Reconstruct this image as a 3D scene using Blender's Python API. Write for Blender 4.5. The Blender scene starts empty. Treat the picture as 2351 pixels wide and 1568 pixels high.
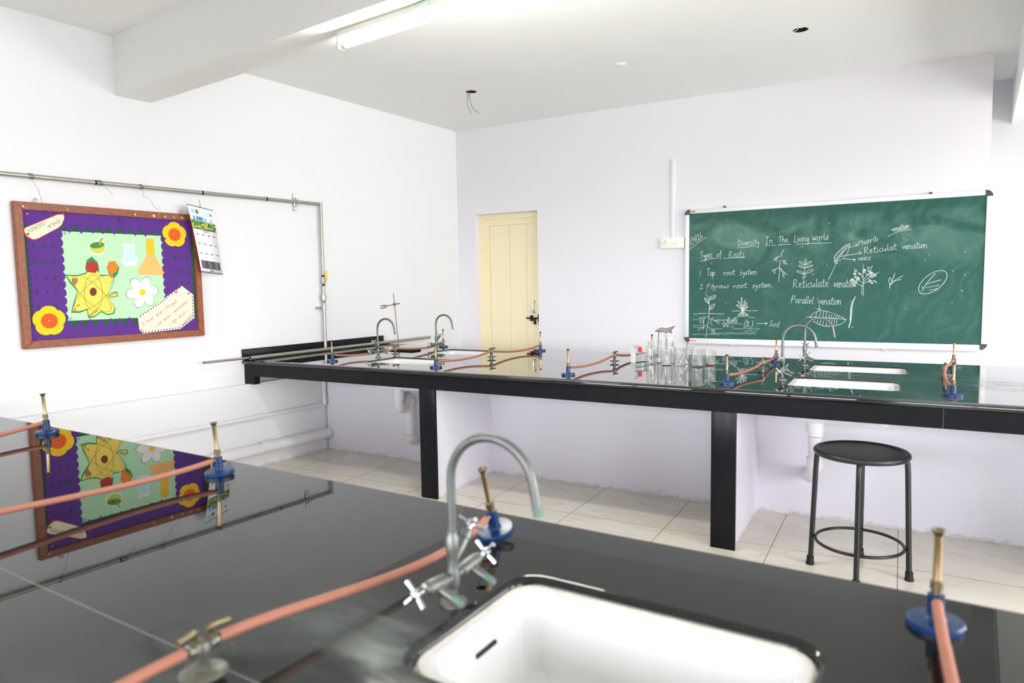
import bpy, bmesh, math, random
from mathutils import Vector, Matrix

S = bpy.context.scene
COL = S.collection
random.seed(11)

# ------------------------------------------------------------------ camera
F_PX = 1574.7                                   # focal length for a 2351 px wide frame
cam_data = bpy.data.cameras.new('camera')
cam_data.sensor_width = 36.0
cam_data.lens = F_PX / 2351 * 36.0
cam_data.clip_start = 0.02
cam_data.dof.use_dof = True
cam_data.dof.focus_distance = 5.2
cam_data.dof.aperture_fstop = 3.2
cam = bpy.data.objects.new('camera', cam_data)
COL.objects.link(cam)
_R = Vector((0.82824502, 0.56012798, -0.01633517))
_U = Vector((-0.03356267, 0.07868452, 0.99633443))
_F = Vector((-0.55936012, 0.82466077, -0.08396945))
_C = Vector((4.68999403, -5.90150105, 1.40190041))
cam.matrix_world = Matrix(((_R.x, _U.x, -_F.x, _C.x), (_R.y, _U.y, -_F.y, _C.y), (_R.z, _U.z, -_F.z, _C.z), (0, 0, 0, 1)))
S.camera = cam

# ------------------------------------------------------------------ daylight and exposure
S.view_settings.view_transform = 'Standard'
S.view_settings.look = 'None'
S.view_settings.gamma = 1.0
S.view_settings.use_curve_mapping = False
S.view_settings.exposure = 0.02
TUBE = 250.0                                     # fluorescent tube
world = bpy.data.worlds.new('sky')
S.world = world
world.use_nodes = True
_bg = world.node_tree.nodes['Background']
_nt = world.node_tree                            # unseen sky and ground glow, set per side to balance the light indoors
SKY_R, GND_R, SKY_B, GND_B = 12.5, 14.5, 17.5, 0.5
def _node(t, **k):
    n = _nt.nodes.new(t)
    for a, v in k.items(): setattr(n, a, v)
    return n
def _ramp(sock, a, b, lo, hi):
    n = _node('ShaderNodeMapRange'); n.interpolation_type = 'SMOOTHSTEP'
    for q, v in zip((1, 2, 3, 4), (a, b, lo, hi)): n.inputs[q].default_value = v
    _nt.links.new(sock, n.inputs[0]); return n.outputs[0]
def _mixf(f, a, b):
    n = _node('ShaderNodeMix', data_type='RGBA'); _nt.links.new(f, n.inputs[0])
    for q, v in ((6, a), (7, b)):
        if isinstance(v, tuple): n.inputs[q].default_value = v
        else: _nt.links.new(v, n.inputs[q])
    return n.outputs[2]
def _col(c, s): return (c[0] * s, c[1] * s, c[2] * s, 1)
_tc = _node('ShaderNodeTexCoord'); _sx = _node('ShaderNodeSeparateXYZ'); _nt.links.new(_tc.outputs['Generated'], _sx.inputs[0])
_ad = _node('ShaderNodeMath', operation='ADD'); _nt.links.new(_sx.outputs[0], _ad.inputs[0]); _nt.links.new(_sx.outputs[1], _ad.inputs[1])
_up = _ramp(_sx.outputs[2], -0.06, 0.06, 0, 1); _side = _ramp(_ad.outputs[0], -0.25, 0.25, 0, 1)
_right = _mixf(_up, _col((1.0, 0.995, 0.985), GND_R), _col((0.985, 0.985, 1.0), SKY_R))
_back = _mixf(_up, _col((1.0, 0.985, 0.96), GND_B), _col((0.93, 0.95, 1.0), SKY_B))
_nt.links.new(_mixf(_side, _back, _right), _bg.inputs[0]); _bg.inputs[1].default_value = 1.0
S.cycles.max_bounces = 10
S.cycles.diffuse_bounces = 6
S.cycles.glossy_bounces = 5
S.cycles.transparent_max_bounces = 24
S.cycles.sample_clamp_indirect = 8.0
S.cycles.use_denoising = True
S.cycles.blur_glossy = 0.4

HC = 3.036                                       # ceiling
XR, YB, YN = 7.0, -9.0, 0.87                     # right wall, back wall, niche wall
ANG_FAR, ANG_A, ANG_B, ANG_BEAM = 0.0899, 0.0792, 0.0399, -0.0171
ZT = 0.85                                        # bench tops
YA, YNB = -2.7146, -4.7181                       # where the two bench edges meet the left wall
# windows in the right wall and in the back wall: (from, to) along the wall, sill and head
WIN_R = [(-5.9, -4.5), (-4.1, -2.8), (-2.2, -1.0), (-0.8, 0.4)]
WIN_B = [(0.5, 2.3), (2.7, 4.5), (4.9, 6.7)]
SILL, HEAD = 0.95, 2.45
ADDED_DOORWAY = 1                                      # the second opening, added unseen, reaches the floor so daylight gets under the bench
def portal(name, loc, sx, sy, rot):
    l = bpy.data.lights.new(name, 'AREA'); l.shape = 'RECTANGLE'; l.size = sx; l.size_y = sy
    l.cycles.is_portal = True
    o = bpy.data.objects.new(name, l); COL.objects.link(o); o.location = loc; o.rotation_euler = rot
for i, (a, b) in enumerate(WIN_R):
    lo = 0.0 if i == ADDED_DOORWAY else SILL
    portal('window_daylight', (XR + 0.1, (a + b) / 2, (lo + HEAD) / 2), HEAD - lo, b - a, (0, math.pi / 2, 0))
for i, (a, b) in enumerate(WIN_B):
    portal('window_daylight', ((a + b) / 2, YB - 0.1, (SILL + HEAD) / 2), b - a, HEAD - SILL, (math.pi / 2, 0, 0))

# ------------------------------------------------------------------ materials
def lin(c):
    c = c / 255.0
    return c / 12.92 if c <= 0.04045 else ((c + 0.055) / 1.055) ** 2.4
def rgb(r, g, b): return (lin(r), lin(g), lin(b), 1.0)
MATS = {}
def mat(name, col, rough=0.5, metal=0.0, spec=0.5, noise=0.0, nscale=8.0, bump=0.0, bscale=40.0):
    if name in MATS: return MATS[name]
    m = bpy.data.materials.new(name); m.use_nodes = True
    nt = m.node_tree; p = nt.nodes['Principled BSDF']
    p.inputs['Base Color'].default_value = col
    p.inputs['Roughness'].default_value = rough
    p.inputs['Metallic'].default_value = metal
    p.inputs['Specular IOR Level'].default_value = spec
    tc = nt.nodes.new('ShaderNodeTexCoord')
    if noise:
        n = nt.nodes.new('ShaderNodeTexNoise'); n.inputs['Scale'].default_value = nscale; n.inputs['Detail'].default_value = 5
        nt.links.new(tc.outputs['Object'], n.inputs['Vector'])
        mx = nt.nodes.new('ShaderNodeMix'); mx.data_type = 'RGBA'
        k = 1.0 - noise
        mx.inputs[6].default_value = (col[0] * k, col[1] * k, col[2] * k, 1)
        mx.inputs[7].default_value = tuple(min(1.0, c * (1 + noise * 0.6)) for c in col[:3]) + (1,)
        nt.links.new(n.outputs['Fac'], mx.inputs[0]); nt.links.new(mx.outputs[2], p.inputs['Base Color'])
    if bump:
        n2 = nt.nodes.new('ShaderNodeTexNoise'); n2.inputs['Scale'].default_value = bscale; n2.inputs['Detail'].default_value = 4
        nt.links.new(tc.outputs['Object'], n2.inputs['Vector'])
        b = nt.nodes.new('ShaderNodeBump'); b.inputs['Strength'].default_value = bump; b.inputs['Distance'].default_value = 0.004
        nt.links.new(n2.outputs['Fac'], b.inputs['Height']); nt.links.new(b.outputs['Normal'], p.inputs['Normal'])
    MATS[name] = m
    return m
WALL = mat('lavender_paint', (0.760, 0.745, 0.795, 1), 0.75, noise=0.02, nscale=3, bump=0.05, bscale=60)
WALL2 = mat('white_lavender_paint', (0.77, 0.77, 0.795, 1), 0.75, noise=0.02, nscale=3, bump=0.05, bscale=60)
BACKW = mat('low_bounce_grey', (0.30, 0.30, 0.31, 1), 0.8, noise=0.02, nscale=3)  # unseen walls kept dark to cut bounce light into the room
CEIL = mat('white_ceiling_paint', (0.85, 0.85, 0.84, 1), 0.85, noise=0.02, nscale=2)
PVC = mat('painted_pipe_white', rgb(226, 224, 228), 0.45, noise=0.04, nscale=20)
WHITEP = mat('white_plastic', rgb(236, 236, 228), 0.35)
CREAM = mat('cream_door_paint', rgb(240, 228, 192), 0.5, noise=0.02, nscale=5)
BLACKM = mat('black_paint_metal', rgb(22, 26, 28), 0.38, 0.0, 0.5, noise=0.2, nscale=25)
BLACKR = mat('black_rubber', rgb(20, 20, 22), 0.7)
IRON = mat('black_iron', rgb(38, 34, 32), 0.5, 0.6)
STEEL = mat('dull_steel', rgb(178, 174, 165), 0.38, 0.85, noise=0.12, nscale=30)
GALV = mat('galvanised_pipe', rgb(172, 169, 160), 0.42, 0.7, noise=0.2, nscale=22)
NICKEL = mat('greenish_nickel', rgb(116, 119, 116), 0.42, 0.75, noise=0.28, nscale=45)
VERDI = mat('verdigris', rgb(106, 128, 120), 0.6, 0.3, noise=0.3, nscale=60)
CHROME = mat('worn_chrome', rgb(205, 208, 212), 0.2, 0.95)
BRASS = mat('worn_brass', rgb(200, 172, 126), 0.3, 0.95, noise=0.25, nscale=60)
DBRASS = mat('tarnished_brass', rgb(120, 108, 84), 0.42, 0.9, noise=0.3, nscale=60)
TAPM = mat('grey_brass_tap', rgb(124, 123, 114), 0.4, 0.75, noise=0.25, nscale=50)
BLUE = mat('blue_enamel', rgb(12, 46, 90), 0.28, 0.0, 0.5, noise=0.15, nscale=40)
HOSE = mat('pink_rubber', rgb(164, 106, 86), 0.6, noise=0.1, nscale=30)
CERAM = mat('white_ceramic', (0.70, 0.70, 0.70, 1), 0.12)
GROUT = mat('grey_sealant', rgb(120, 122, 120), 0.7, noise=0.3, nscale=60)
ALU = mat('white_aluminium', rgb(226, 228, 228), 0.35, 0.1)
DARKH = mat('dark_hollow', rgb(30, 28, 27), 0.9)
WOOD = None
CHALKW = mat('white_chalk', (0.72, 0.76, 0.74, 1), 0.95)
CHALKD = mat('faint_chalk', (0.42, 0.56, 0.52, 1), 0.95)
def paper(name, r, g, b, noise=0.03): return mat('paper_' + name, rgb(r, g, b), 0.8, noise=noise, nscale=14)

def scuffed(name, col):
    # wall paint that has flaked and gone grey in a ragged line just above the floor
    m = bpy.data.materials.new(name); m.use_nodes = True; nt = m.node_tree; p = nt.nodes['Principled BSDF']; L = nt.links.new; p.inputs['Roughness'].default_value = 0.75
    tc = nt.nodes.new('ShaderNodeTexCoord'); sx = nt.nodes.new('ShaderNodeSeparateXYZ'); L(tc.outputs['Object'], sx.inputs[0])
    n = nt.nodes.new('ShaderNodeTexNoise'); n.inputs['Scale'].default_value = 22; n.inputs['Detail'].default_value = 8; n.inputs['Roughness'].default_value = 0.7; L(tc.outputs['Object'], n.inputs['Vector'])
    h = nt.nodes.new('ShaderNodeMapRange'); h.inputs[1].default_value = 0.0; h.inputs[2].default_value = 0.05; h.inputs[3].default_value = 0.20; h.inputs[4].default_value = -0.18; L(sx.outputs[2], h.inputs[0])
    a = nt.nodes.new('ShaderNodeMath'); a.operation = 'ADD'; L(n.outputs['Fac'], a.inputs[0]); L(h.outputs[0], a.inputs[1])
    r = nt.nodes.new('ShaderNodeMapRange'); r.inputs[1].default_value = 0.56; r.inputs[2].default_value = 0.66; r.inputs[3].default_value = 0; r.inputs[4].default_value = 0.5; L(a.outputs[0], r.inputs[0])
    n2 = nt.nodes.new('ShaderNodeTexNoise'); n2.inputs['Scale'].default_value = 90; L(tc.outputs['Object'], n2.inputs['Vector'])
    g = nt.nodes.new('ShaderNodeValToRGB'); e = g.color_ramp.elements; e[0].position = 0.35; e[0].color = rgb(132, 126, 120); e[1].position = 0.6; e[1].color = rgb(206, 202, 204); L(n2.outputs['Fac'], g.inputs[0])
    mx = nt.nodes.new('ShaderNodeMix'); mx.data_type = 'RGBA'; mx.inputs[6].default_value = col; L(g.outputs[0], mx.inputs[7]); L(r.outputs[0], mx.inputs[0]); L(mx.outputs[2], p.inputs['Base Color'])
    b = nt.nodes.new('ShaderNodeBump'); b.inputs['Strength'].default_value = 0.25; b.inputs['Distance'].default_value = 0.004; L(r.outputs[0], b.inputs['Height']); L(b.outputs['Normal'], p.inputs['Normal'])
    return m
SCUFF = scuffed('scuffed_lavender_paint', (0.765, 0.745, 0.825, 1)); SCUFF2 = scuffed('scuffed_white_paint', (0.77, 0.77, 0.795, 1))
def glass_mat():
    # thin clear glass: Schlick reflection, more tint where the wall is seen edge on (longer path through it)
    m = bpy.data.materials.new('clear_glass'); m.use_nodes = True
    nt = m.node_tree; nt.nodes.clear(); L = nt.links.new
    out = nt.nodes.new('ShaderNodeOutputMaterial'); mix = nt.nodes.new('ShaderNodeMixShader')
    tr = nt.nodes.new('ShaderNodeBsdfTransparent'); gl = nt.nodes.new('ShaderNodeBsdfGlossy'); gl.inputs['Roughness'].default_value = 0.03
    lw = nt.nodes.new('ShaderNodeLayerWeight'); lw.inputs[0].default_value = 0.5
    p5 = nt.nodes.new('ShaderNodeMath'); p5.operation = 'POWER'; p5.inputs[1].default_value = 5.0; L(lw.outputs['Facing'], p5.inputs[0])
    mr = nt.nodes.new('ShaderNodeMapRange'); mr.inputs[3].default_value = 0.045; mr.inputs[4].default_value = 0.9; L(p5.outputs[0], mr.inputs[0])
    p3 = nt.nodes.new('ShaderNodeMath'); p3.operation = 'POWER'; p3.inputs[1].default_value = 4.0; L(lw.outputs['Facing'], p3.inputs[0])
    mx = nt.nodes.new('ShaderNodeMix'); mx.data_type = 'RGBA'; mx.inputs[6].default_value = (0.985, 0.99, 0.985, 1); mx.inputs[7].default_value = (0.62, 0.66, 0.64, 1)
    L(p3.outputs[0], mx.inputs[0]); L(mx.outputs[2], tr.inputs[0])
    L(mr.outputs[0], mix.inputs[0]); L(tr.outputs[0], mix.inputs[1]); L(gl.outputs[0], mix.inputs[2])
    # a little dried film on the glass
    df = nt.nodes.new('ShaderNodeBsdfDiffuse'); df.inputs[0].default_value = (0.8, 0.8, 0.78, 1); tl_ = nt.nodes.new('ShaderNodeBsdfTranslucent'); tl_.inputs[0].default_value = (0.8, 0.8, 0.78, 1)
    dm = nt.nodes.new('ShaderNodeMixShader'); L(df.outputs[0], dm.inputs[1]); L(tl_.outputs[0], dm.inputs[2])
    fm = nt.nodes.new('ShaderNodeMixShader'); fm.inputs[0].default_value = 0.11; L(mix.outputs[0], fm.inputs[1]); L(dm.outputs[0], fm.inputs[2])
    L(fm.outputs[0], out.inputs[0])
    return m
GLASS = glass_mat()

def granite(name, spots, coat, ior):
    # polished, waxed black granite; a dull film of dried water in blotches round the sinks (spots: x, y, radius)
    m = bpy.data.materials.new(name); m.use_nodes = True
    nt = m.node_tree; p = nt.nodes['Principled BSDF']; L = nt.links.new
    p.inputs['IOR'].default_value = ior; p.inputs['Coat Weight'].default_value = coat; p.inputs['Coat IOR'].default_value = 1.5; p.inputs['Coat Roughness'].default_value = 0.01
    tc = nt.nodes.new('ShaderNodeTexCoord')
    def math_(op, a, b=None, clamp=False):
        n = nt.nodes.new('ShaderNodeMath'); n.operation = op; n.use_clamp = clamp
        for q, v in ((0, a), (1, b)):
            if v is None: continue
            if isinstance(v, (int, float)): n.inputs[q].default_value = v
            else: L(v, n.inputs[q])
        return n.outputs[0]
    tot = None
    for x, y, r in spots:
        d = nt.nodes.new('ShaderNodeVectorMath'); d.operation = 'DISTANCE'; L(tc.outputs['Object'], d.inputs[0]); d.inputs[1].default_value = (x, y, 0.85)
        g = nt.nodes.new('ShaderNodeMapRange'); g.interpolation_type = 'SMOOTHSTEP'; g.inputs[1].default_value = r; g.inputs[2].default_value = r * 0.25; g.inputs[3].default_value = 0; g.inputs[4].default_value = 1
        L(d.outputs['Value'], g.inputs[0]); tot = g.outputs[0] if tot is None else math_('MAXIMUM', tot, g.outputs[0])
    n = nt.nodes.new('ShaderNodeTexNoise'); n.inputs['Scale'].default_value = 6.5; n.inputs['Detail'].default_value = 7; n.inputs['Roughness'].default_value = 0.52; n.inputs['Distortion'].default_value = 0.8
    mp = nt.nodes.new('ShaderNodeMapping'); mp.inputs['Scale'].default_value = (0.55, 1.5, 1)
    L(tc.outputs['Object'], mp.inputs[0]); L(mp.outputs[0], n.inputs['Vector'])
    r = nt.nodes.new('ShaderNodeValToRGB'); r.color_ramp.elements[0].position = 0.28; r.color_ramp.elements[1].position = 0.76
    L(n.outputs['Fac'], r.inputs[0])
    n2 = nt.nodes.new('ShaderNodeTexNoise'); n2.inputs['Scale'].default_value = 2.4; n2.inputs['Detail'].default_value = 8; n2.inputs['Distortion'].default_value = 0.8
    L(mp.outputs[0], n2.inputs['Vector'])
    r2 = nt.nodes.new('ShaderNodeValToRGB'); r2.color_ramp.elements[0].position = 0.56; r2.color_ramp.elements[1].position = 0.80
    L(n2.outputs['Fac'], r2.inputs[0])
    film = math_('ADD', math_('MULTIPLY', r.outputs[0], tot), math_('MULTIPLY', r2.outputs[0], 0.05), True)
    mx = nt.nodes.new('ShaderNodeMix'); mx.data_type = 'RGBA'
    mx.inputs[6].default_value = (0.006, 0.0065, 0.007, 1); mx.inputs[7].default_value = (0.070, 0.088, 0.084, 1)
    L(film, mx.inputs[0]); L(mx.outputs[2], p.inputs['Base Color'])
    mr = nt.nodes.new('ShaderNodeMapRange'); mr.inputs[3].default_value = 0.015; mr.inputs[4].default_value = 0.30
    L(film, mr.inputs[0]); L(mr.outputs[0], p.inputs['Roughness'])
    mc = nt.nodes.new('ShaderNodeMapRange'); mc.inputs[3].default_value = coat; mc.inputs[4].default_value = coat * 0.3
    L(film, mc.inputs[0]); L(mc.outputs[0], p.inputs['Coat Weight'])
    return m
GRANITE_F = granite('black_granite', [(4.75, 0.70, 0.55), (4.55, 0.20, 0.35), (4.2, 0.76, 0.30)], 0.55, 1.5)
GRANITE_N = granite('black_granite_near', [(3.86, 0.95, 0.24), (3.86, 0.68, 0.42), (4.02, 0.80, 0.20)], 0.0, 1.47)
GRAN2 = mat('black_granite_facing', (0.009, 0.010, 0.012, 1), 0.26, 0.0, 0.14, noise=0.3, nscale=30)

def floor_mat():
    m = bpy.data.materials.new('vitrified_tiles'); m.use_nodes = True
    nt = m.node_tree; p = nt.nodes['Principled BSDF']; L = nt.links.new
    p.inputs['Roughness'].default_value = 0.16
    tc = nt.nodes.new('ShaderNodeTexCoord'); sx = nt.nodes.new('ShaderNodeSeparateXYZ'); L(tc.outputs['Object'], sx.inputs[0])
    def seam(sock, off):
        a = nt.nodes.new('ShaderNodeMath'); a.operation = 'ADD'; a.inputs[1].default_value = 58.0 - off; L(sock, a.inputs[0])
        d = nt.nodes.new('ShaderNodeMath'); d.operation = 'DIVIDE'; d.inputs[1].default_value = 0.58; L(a.outputs[0], d.inputs[0])
        f = nt.nodes.new('ShaderNodeMath'); f.operation = 'FRACT'; L(d.outputs[0], f.inputs[0])
        c = nt.nodes.new('ShaderNodeMath'); c.operation = 'LESS_THAN'; c.inputs[1].default_value = 0.0065; L(f.outputs[0], c.inputs[0])
        return c.outputs[0]
    s1 = seam(sx.outputs[0], 2.70); s2 = seam(sx.outputs[1], 0.17)
    mxs = nt.nodes.new('ShaderNodeMath'); mxs.operation = 'MAXIMUM'; L(s1, mxs.inputs[0]); L(s2, mxs.inputs[1])
    n = nt.nodes.new('ShaderNodeTexNoise'); n.inputs['Scale'].default_value = 2.0; n.inputs['Detail'].default_value = 9; n.inputs['Distortion'].default_value = 0.7
    mp = nt.nodes.new('ShaderNodeMapping'); mp.inputs['Rotation'].default_value = (0, 0, 0.6); mp.inputs['Scale'].default_value = (1.0, 2.6, 1)
    L(tc.outputs['Object'], mp.inputs[0]); L(mp.outputs[0], n.inputs['Vector'])
    r = nt.nodes.new('ShaderNodeValToRGB'); e = r.color_ramp.elements
    e[0].position = 0.470; e[0].color = rgb(218, 212, 198); e[1].position = 0.516; e[1].color = rgb(221, 216, 202)
    v = r.color_ramp.elements.new(0.496); v.color = rgb(210, 203, 189)
    L(n.outputs['Fac'], r.inputs[0])
    mx = nt.nodes.new('ShaderNodeMix'); mx.data_type = 'RGBA'; L(mxs.outputs[0], mx.inputs[0]); L(r.outputs[0], mx.inputs[6]); mx.inputs[7].default_value = rgb(105, 98, 92)
    L(mx.outputs[2], p.inputs['Base Color'])
    return m
FLOORM = floor_mat()

def board_mat():
    # green writing surface with wiped chalk dust in sweeps and clouds
    m = bpy.data.materials.new('green_writing_surface'); m.use_nodes = True
    nt = m.node_tree; p = nt.nodes['Principled BSDF']; L = nt.links.new
    p.inputs['Roughness'].default_value = 0.5; p.inputs['Specular IOR Level'].default_value = 0.35
    tc = nt.nodes.new('ShaderNodeTexCoord')
    n = nt.nodes.new('ShaderNodeTexNoise'); n.inputs['Scale'].default_value = 1.7; n.inputs['Detail'].default_value = 7; n.inputs['Distortion'].default_value = 1.8; n.inputs['Roughness'].default_value = 0.6
    L(tc.outputs['Object'], n.inputs['Vector'])
    r = nt.nodes.new('ShaderNodeValToRGB'); r.color_ramp.elements[0].position = 0.42; r.color_ramp.elements[1].position = 0.8
    L(n.outputs['Fac'], r.inputs[0])
    w = nt.nodes.new('ShaderNodeTexWave'); w.inputs['Scale'].default_value = 3.0; w.inputs['Distortion'].default_value = 14; w.inputs['Detail'].default_value = 4; w.inputs['Detail Scale'].default_value = 1.4
    mp = nt.nodes.new('ShaderNodeMapping'); mp.inputs['Rotation'].default_value = (0, 0, 0.5); L(tc.outputs['Object'], mp.inputs[0]); L(mp.outputs[0], w.inputs['Vector'])
    mul = nt.nodes.new('ShaderNodeMath'); mul.operation = 'MULTIPLY'; L(r.outputs[0], mul.inputs[0]); L(w.outputs['Fac'], mul.inputs[1])
    # wiped-off dust lies thickest in loose clouds along the upper third
    sx = nt.nodes.new('ShaderNodeSeparateXYZ'); L(tc.outputs['Object'], sx.inputs[0])
    n3 = nt.nodes.new('ShaderNodeTexNoise'); n3.inputs['Scale'].default_value = 3.4; n3.inputs['Detail'].default_value = 6; n3.inputs['Distortion'].default_value = 1.2; L(tc.outputs['Object'], n3.inputs['Vector'])
    hb = nt.nodes.new('ShaderNodeMapRange'); hb.interpolation_type = 'SMOOTHSTEP'; hb.inputs[1].default_value = 0.55; hb.inputs[2].default_value = 1.0; hb.inputs[3].default_value = 0; hb.inputs[4].default_value = 1; L(sx.outputs[1], hb.inputs[0])
    ht = nt.nodes.new('ShaderNodeMapRange'); ht.interpolation_type = 'SMOOTHSTEP'; ht.inputs[1].default_value = 1.12; ht.inputs[2].default_value = 1.02; ht.inputs[3].default_value = 0; ht.inputs[4].default_value = 1; L(sx.outputs[1], ht.inputs[0])
    nr = nt.nodes.new('ShaderNodeMapRange'); nr.inputs[1].default_value = 0.38; nr.inputs[2].default_value = 0.72; nr.inputs[3].default_value = 0.0; nr.inputs[4].default_value = 0.55; L(n3.outputs['Fac'], nr.inputs[0])
    b1 = nt.nodes.new('ShaderNodeMath'); b1.operation = 'MULTIPLY'; L(hb.outputs[0], b1.inputs[0]); L(ht.outputs[0], b1.inputs[1])
    band = nt.nodes.new('ShaderNodeMath'); band.operation = 'MULTIPLY'; L(b1.outputs[0], band.inputs[0]); L(nr.outputs[0], band.inputs[1])
    ad = nt.nodes.new('ShaderNodeMath'); ad.operation = 'MULTIPLY_ADD'; ad.inputs[1].default_value = 0.20; ad.use_clamp = True
    L(mul.outputs[0], ad.inputs[0]); L(band.outputs[0], ad.inputs[2])
    mx = nt.nodes.new('ShaderNodeMix'); mx.data_type = 'RGBA'; L(ad.outputs[0], mx.inputs[0])
    mx.inputs[6].default_value = rgb(20, 80, 70); mx.inputs[7].default_value = rgb(118, 160, 148)
    L(mx.outputs[2], p.inputs['Base Color'])
    return m
BOARDM = board_mat()

def wood_mat():
    m = bpy.data.materials.new('brown_varnished_wood'); m.use_nodes = True
    nt = m.node_tree; p = nt.nodes['Principled BSDF']; L = nt.links.new; p.inputs['Roughness'].default_value = 0.45
    tc = nt.nodes.new('ShaderNodeTexCoord'); mp = nt.nodes.new('ShaderNodeMapping'); mp.inputs['Scale'].default_value = (3, 3, 3)
    n = nt.nodes.new('ShaderNodeTexNoise'); n.inputs['Scale'].default_value = 9; n.inputs['Detail'].default_value = 8; n.inputs['Distortion'].default_value = 2.5
    L(tc.outputs['Object'], mp.inputs[0]); L(mp.outputs[0], n.inputs['Vector'])
    r = nt.nodes.new('ShaderNodeValToRGB'); e = r.color_ramp.elements; e[0].position = 0.3; e[0].color = rgb(112, 54, 28); e[1].position = 0.75; e[1].color = rgb(160, 92, 54)
    L(n.outputs['Fac'], r.inputs[0]); L(r.outputs[0], p.inputs['Base Color'])
    return m
WOOD = wood_mat()

def emit_mat(name, col, strength):
    m = bpy.data.materials.new(name); m.use_nodes = True
    nt = m.node_tree; nt.nodes.clear(); o = nt.nodes.new('ShaderNodeOutputMaterial'); e = nt.nodes.new('ShaderNodeEmission')
    e.inputs[0].default_value = col; e.inputs[1].default_value = strength; nt.links.new(e.outputs[0], o.inputs[0])
    return m

# ------------------------------------------------------------------ mesh helpers
def bm_new(): return bmesh.new()
def box(bm, x0, x1, y0, y1, z0, z1, mi=0, bev=0.0):
    vs = [bm.verts.new(v) for v in ((x0, y0, z0), (x1, y0, z0), (x1, y1, z0), (x0, y1, z0), (x0, y0, z1), (x1, y0, z1), (x1, y1, z1), (x0, y1, z1))]
    fs = [bm.faces.new([vs[i] for i in f]) for f in ((3, 2, 1, 0), (4, 5, 6, 7), (0, 1, 5, 4), (1, 2, 6, 5), (2, 3, 7, 6), (3, 0, 4, 7))]
    for f in fs: f.material_index = mi
    if bev:
        es = list({e for f in fs for e in f.edges})
        r = bmesh.ops.bevel(bm, geom=es, offset=bev, segments=2, profile=0.5, affect='EDGES')
        for f in r['faces']: f.material_index = mi
    return bm
def ring_frames(path, closed):
    n = len(path); P = [Vector(p) for p in path]; T = []
    for i in range(n):
        if closed: t = P[(i + 1) % n] - P[i - 1]
        else: t = P[min(i + 1, n - 1)] - P[max(i - 1, 0)]
        T.append(t.normalized() if t.length > 1e-9 else Vector((0, 0, 1)))
    up = Vector((0, 0, 1)) if abs(T[0].z) < 0.9 else Vector((1, 0, 0))
    u = (up - T[0] * up.dot(T[0])).normalized(); fr = []
    for i in range(n):
        u = u - T[i] * u.dot(T[i]); u.normalize(); fr.append((P[i], u.copy(), T[i].cross(u)))
    return fr
def tube(bm, path, r, seg=10, closed=False, caps=True, mi=0):
    rs = r if isinstance(r, (list, tuple)) else [r] * len(path)
    rings = []
    for (p, u, v), rr in zip(ring_frames(path, closed), rs):
        rings.append([bm.verts.new(p + (u * math.cos(2 * math.pi * k / seg) + v * math.sin(2 * math.pi * k / seg)) * rr) for k in range(seg)])
    m = len(rings)
    for i in range(m if closed else m - 1):
        a, b = rings[i], rings[(i + 1) % m]
        for k in range(seg):
            f = bm.faces.new((a[k], a[(k + 1) % seg], b[(k + 1) % seg], b[k])); f.material_index = mi
    if caps and not closed:
        f = bm.faces.new(list(reversed(rings[0]))); f.material_index = mi
        f = bm.faces.new(rings[-1]); f.material_index = mi
    return bm
def lathe(bm, prof, seg=24, mi=0, M=None):
    M = M or Matrix.Identity(4); rings = []
    for r, z in prof:
        if r < 1e-6: rings.append([bm.verts.new(M @ Vector((0, 0, z)))])
        else: rings.append([bm.verts.new(M @ Vector((r * math.cos(2 * math.pi * k / seg), r * math.sin(2 * math.pi * k / seg), z))) for k in range(seg)])
    for a, b in zip(rings, rings[1:]):
        for k in range(seg):
            k2 = (k + 1) % seg
            if len(a) == 1 and len(b) == 1: break
            if len(a) == 1: f = bm.faces.new((a[0], b[k2], b[k]))
            elif len(b) == 1: f = bm.faces.new((a[k], a[k2], b[0]))
            else: f = bm.faces.new((a[k], a[k2], b[k2], b[k]))
            f.material_index = mi
    return bm
def prism(bm, poly, z0, z1, mi=0):
    a = sum(poly[i][0] * poly[(i + 1) % len(poly)][1] - poly[(i + 1) % len(poly)][0] * poly[i][1] for i in range(len(poly)))
    if a < 0: poly = list(reversed(poly))
    lo = [bm.verts.new((x, y, z0)) for x, y in poly]; hi = [bm.verts.new((x, y, z1)) for x, y in poly]
    f = bm.faces.new(hi); f.material_index = mi
    f = bm.faces.new(list(reversed(lo))); f.material_index = mi
    n = len(poly)
    for i in range(n):
        f = bm.faces.new((lo[i], lo[(i + 1) % n], hi[(i + 1) % n], hi[i])); f.material_index = mi
    return bm
def along(p, d):            # matrix whose local Z runs along d, origin at p
    q = Vector(d).normalized().to_track_quat('Z', 'Y')
    return Matrix.Translation(Vector(p)) @ q.to_matrix().to_4x4()
def obj(name, bm, m, parent=None, smooth=True, ang=38):
    me = bpy.data.meshes.new(name)
    if isinstance(bm, bpy.types.Mesh): me = bm
    else:
        bm.normal_update(); bm.to_mesh(me); bm.free()
    if not me.materials:
        for k in (m if isinstance(m, (list, tuple)) else [m]): me.materials.append(k)
    if smooth:
        me.shade_smooth(); me.set_sharp_from_angle(angle=math.radians(ang))
    o = bpy.data.objects.new(name, me); COL.objects.link(o)
    if parent: o.parent = parent
    return o
def tag(o, label, cat, group=None):
    o['label'] = label; o['category'] = cat
    if group: o['group'] = group
    return o
def thing(name, label, cat, loc=(0, 0, 0), rotz=0.0, group=None):
    o = bpy.data.objects.new(name, None); COL.objects.link(o); o.empty_display_size = 0.1
    o.location = loc; o.rotation_euler = (0, 0, rotz)
    return tag(o, label, cat, group)
def struct(o): o['kind'] = 'structure'; return o
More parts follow.
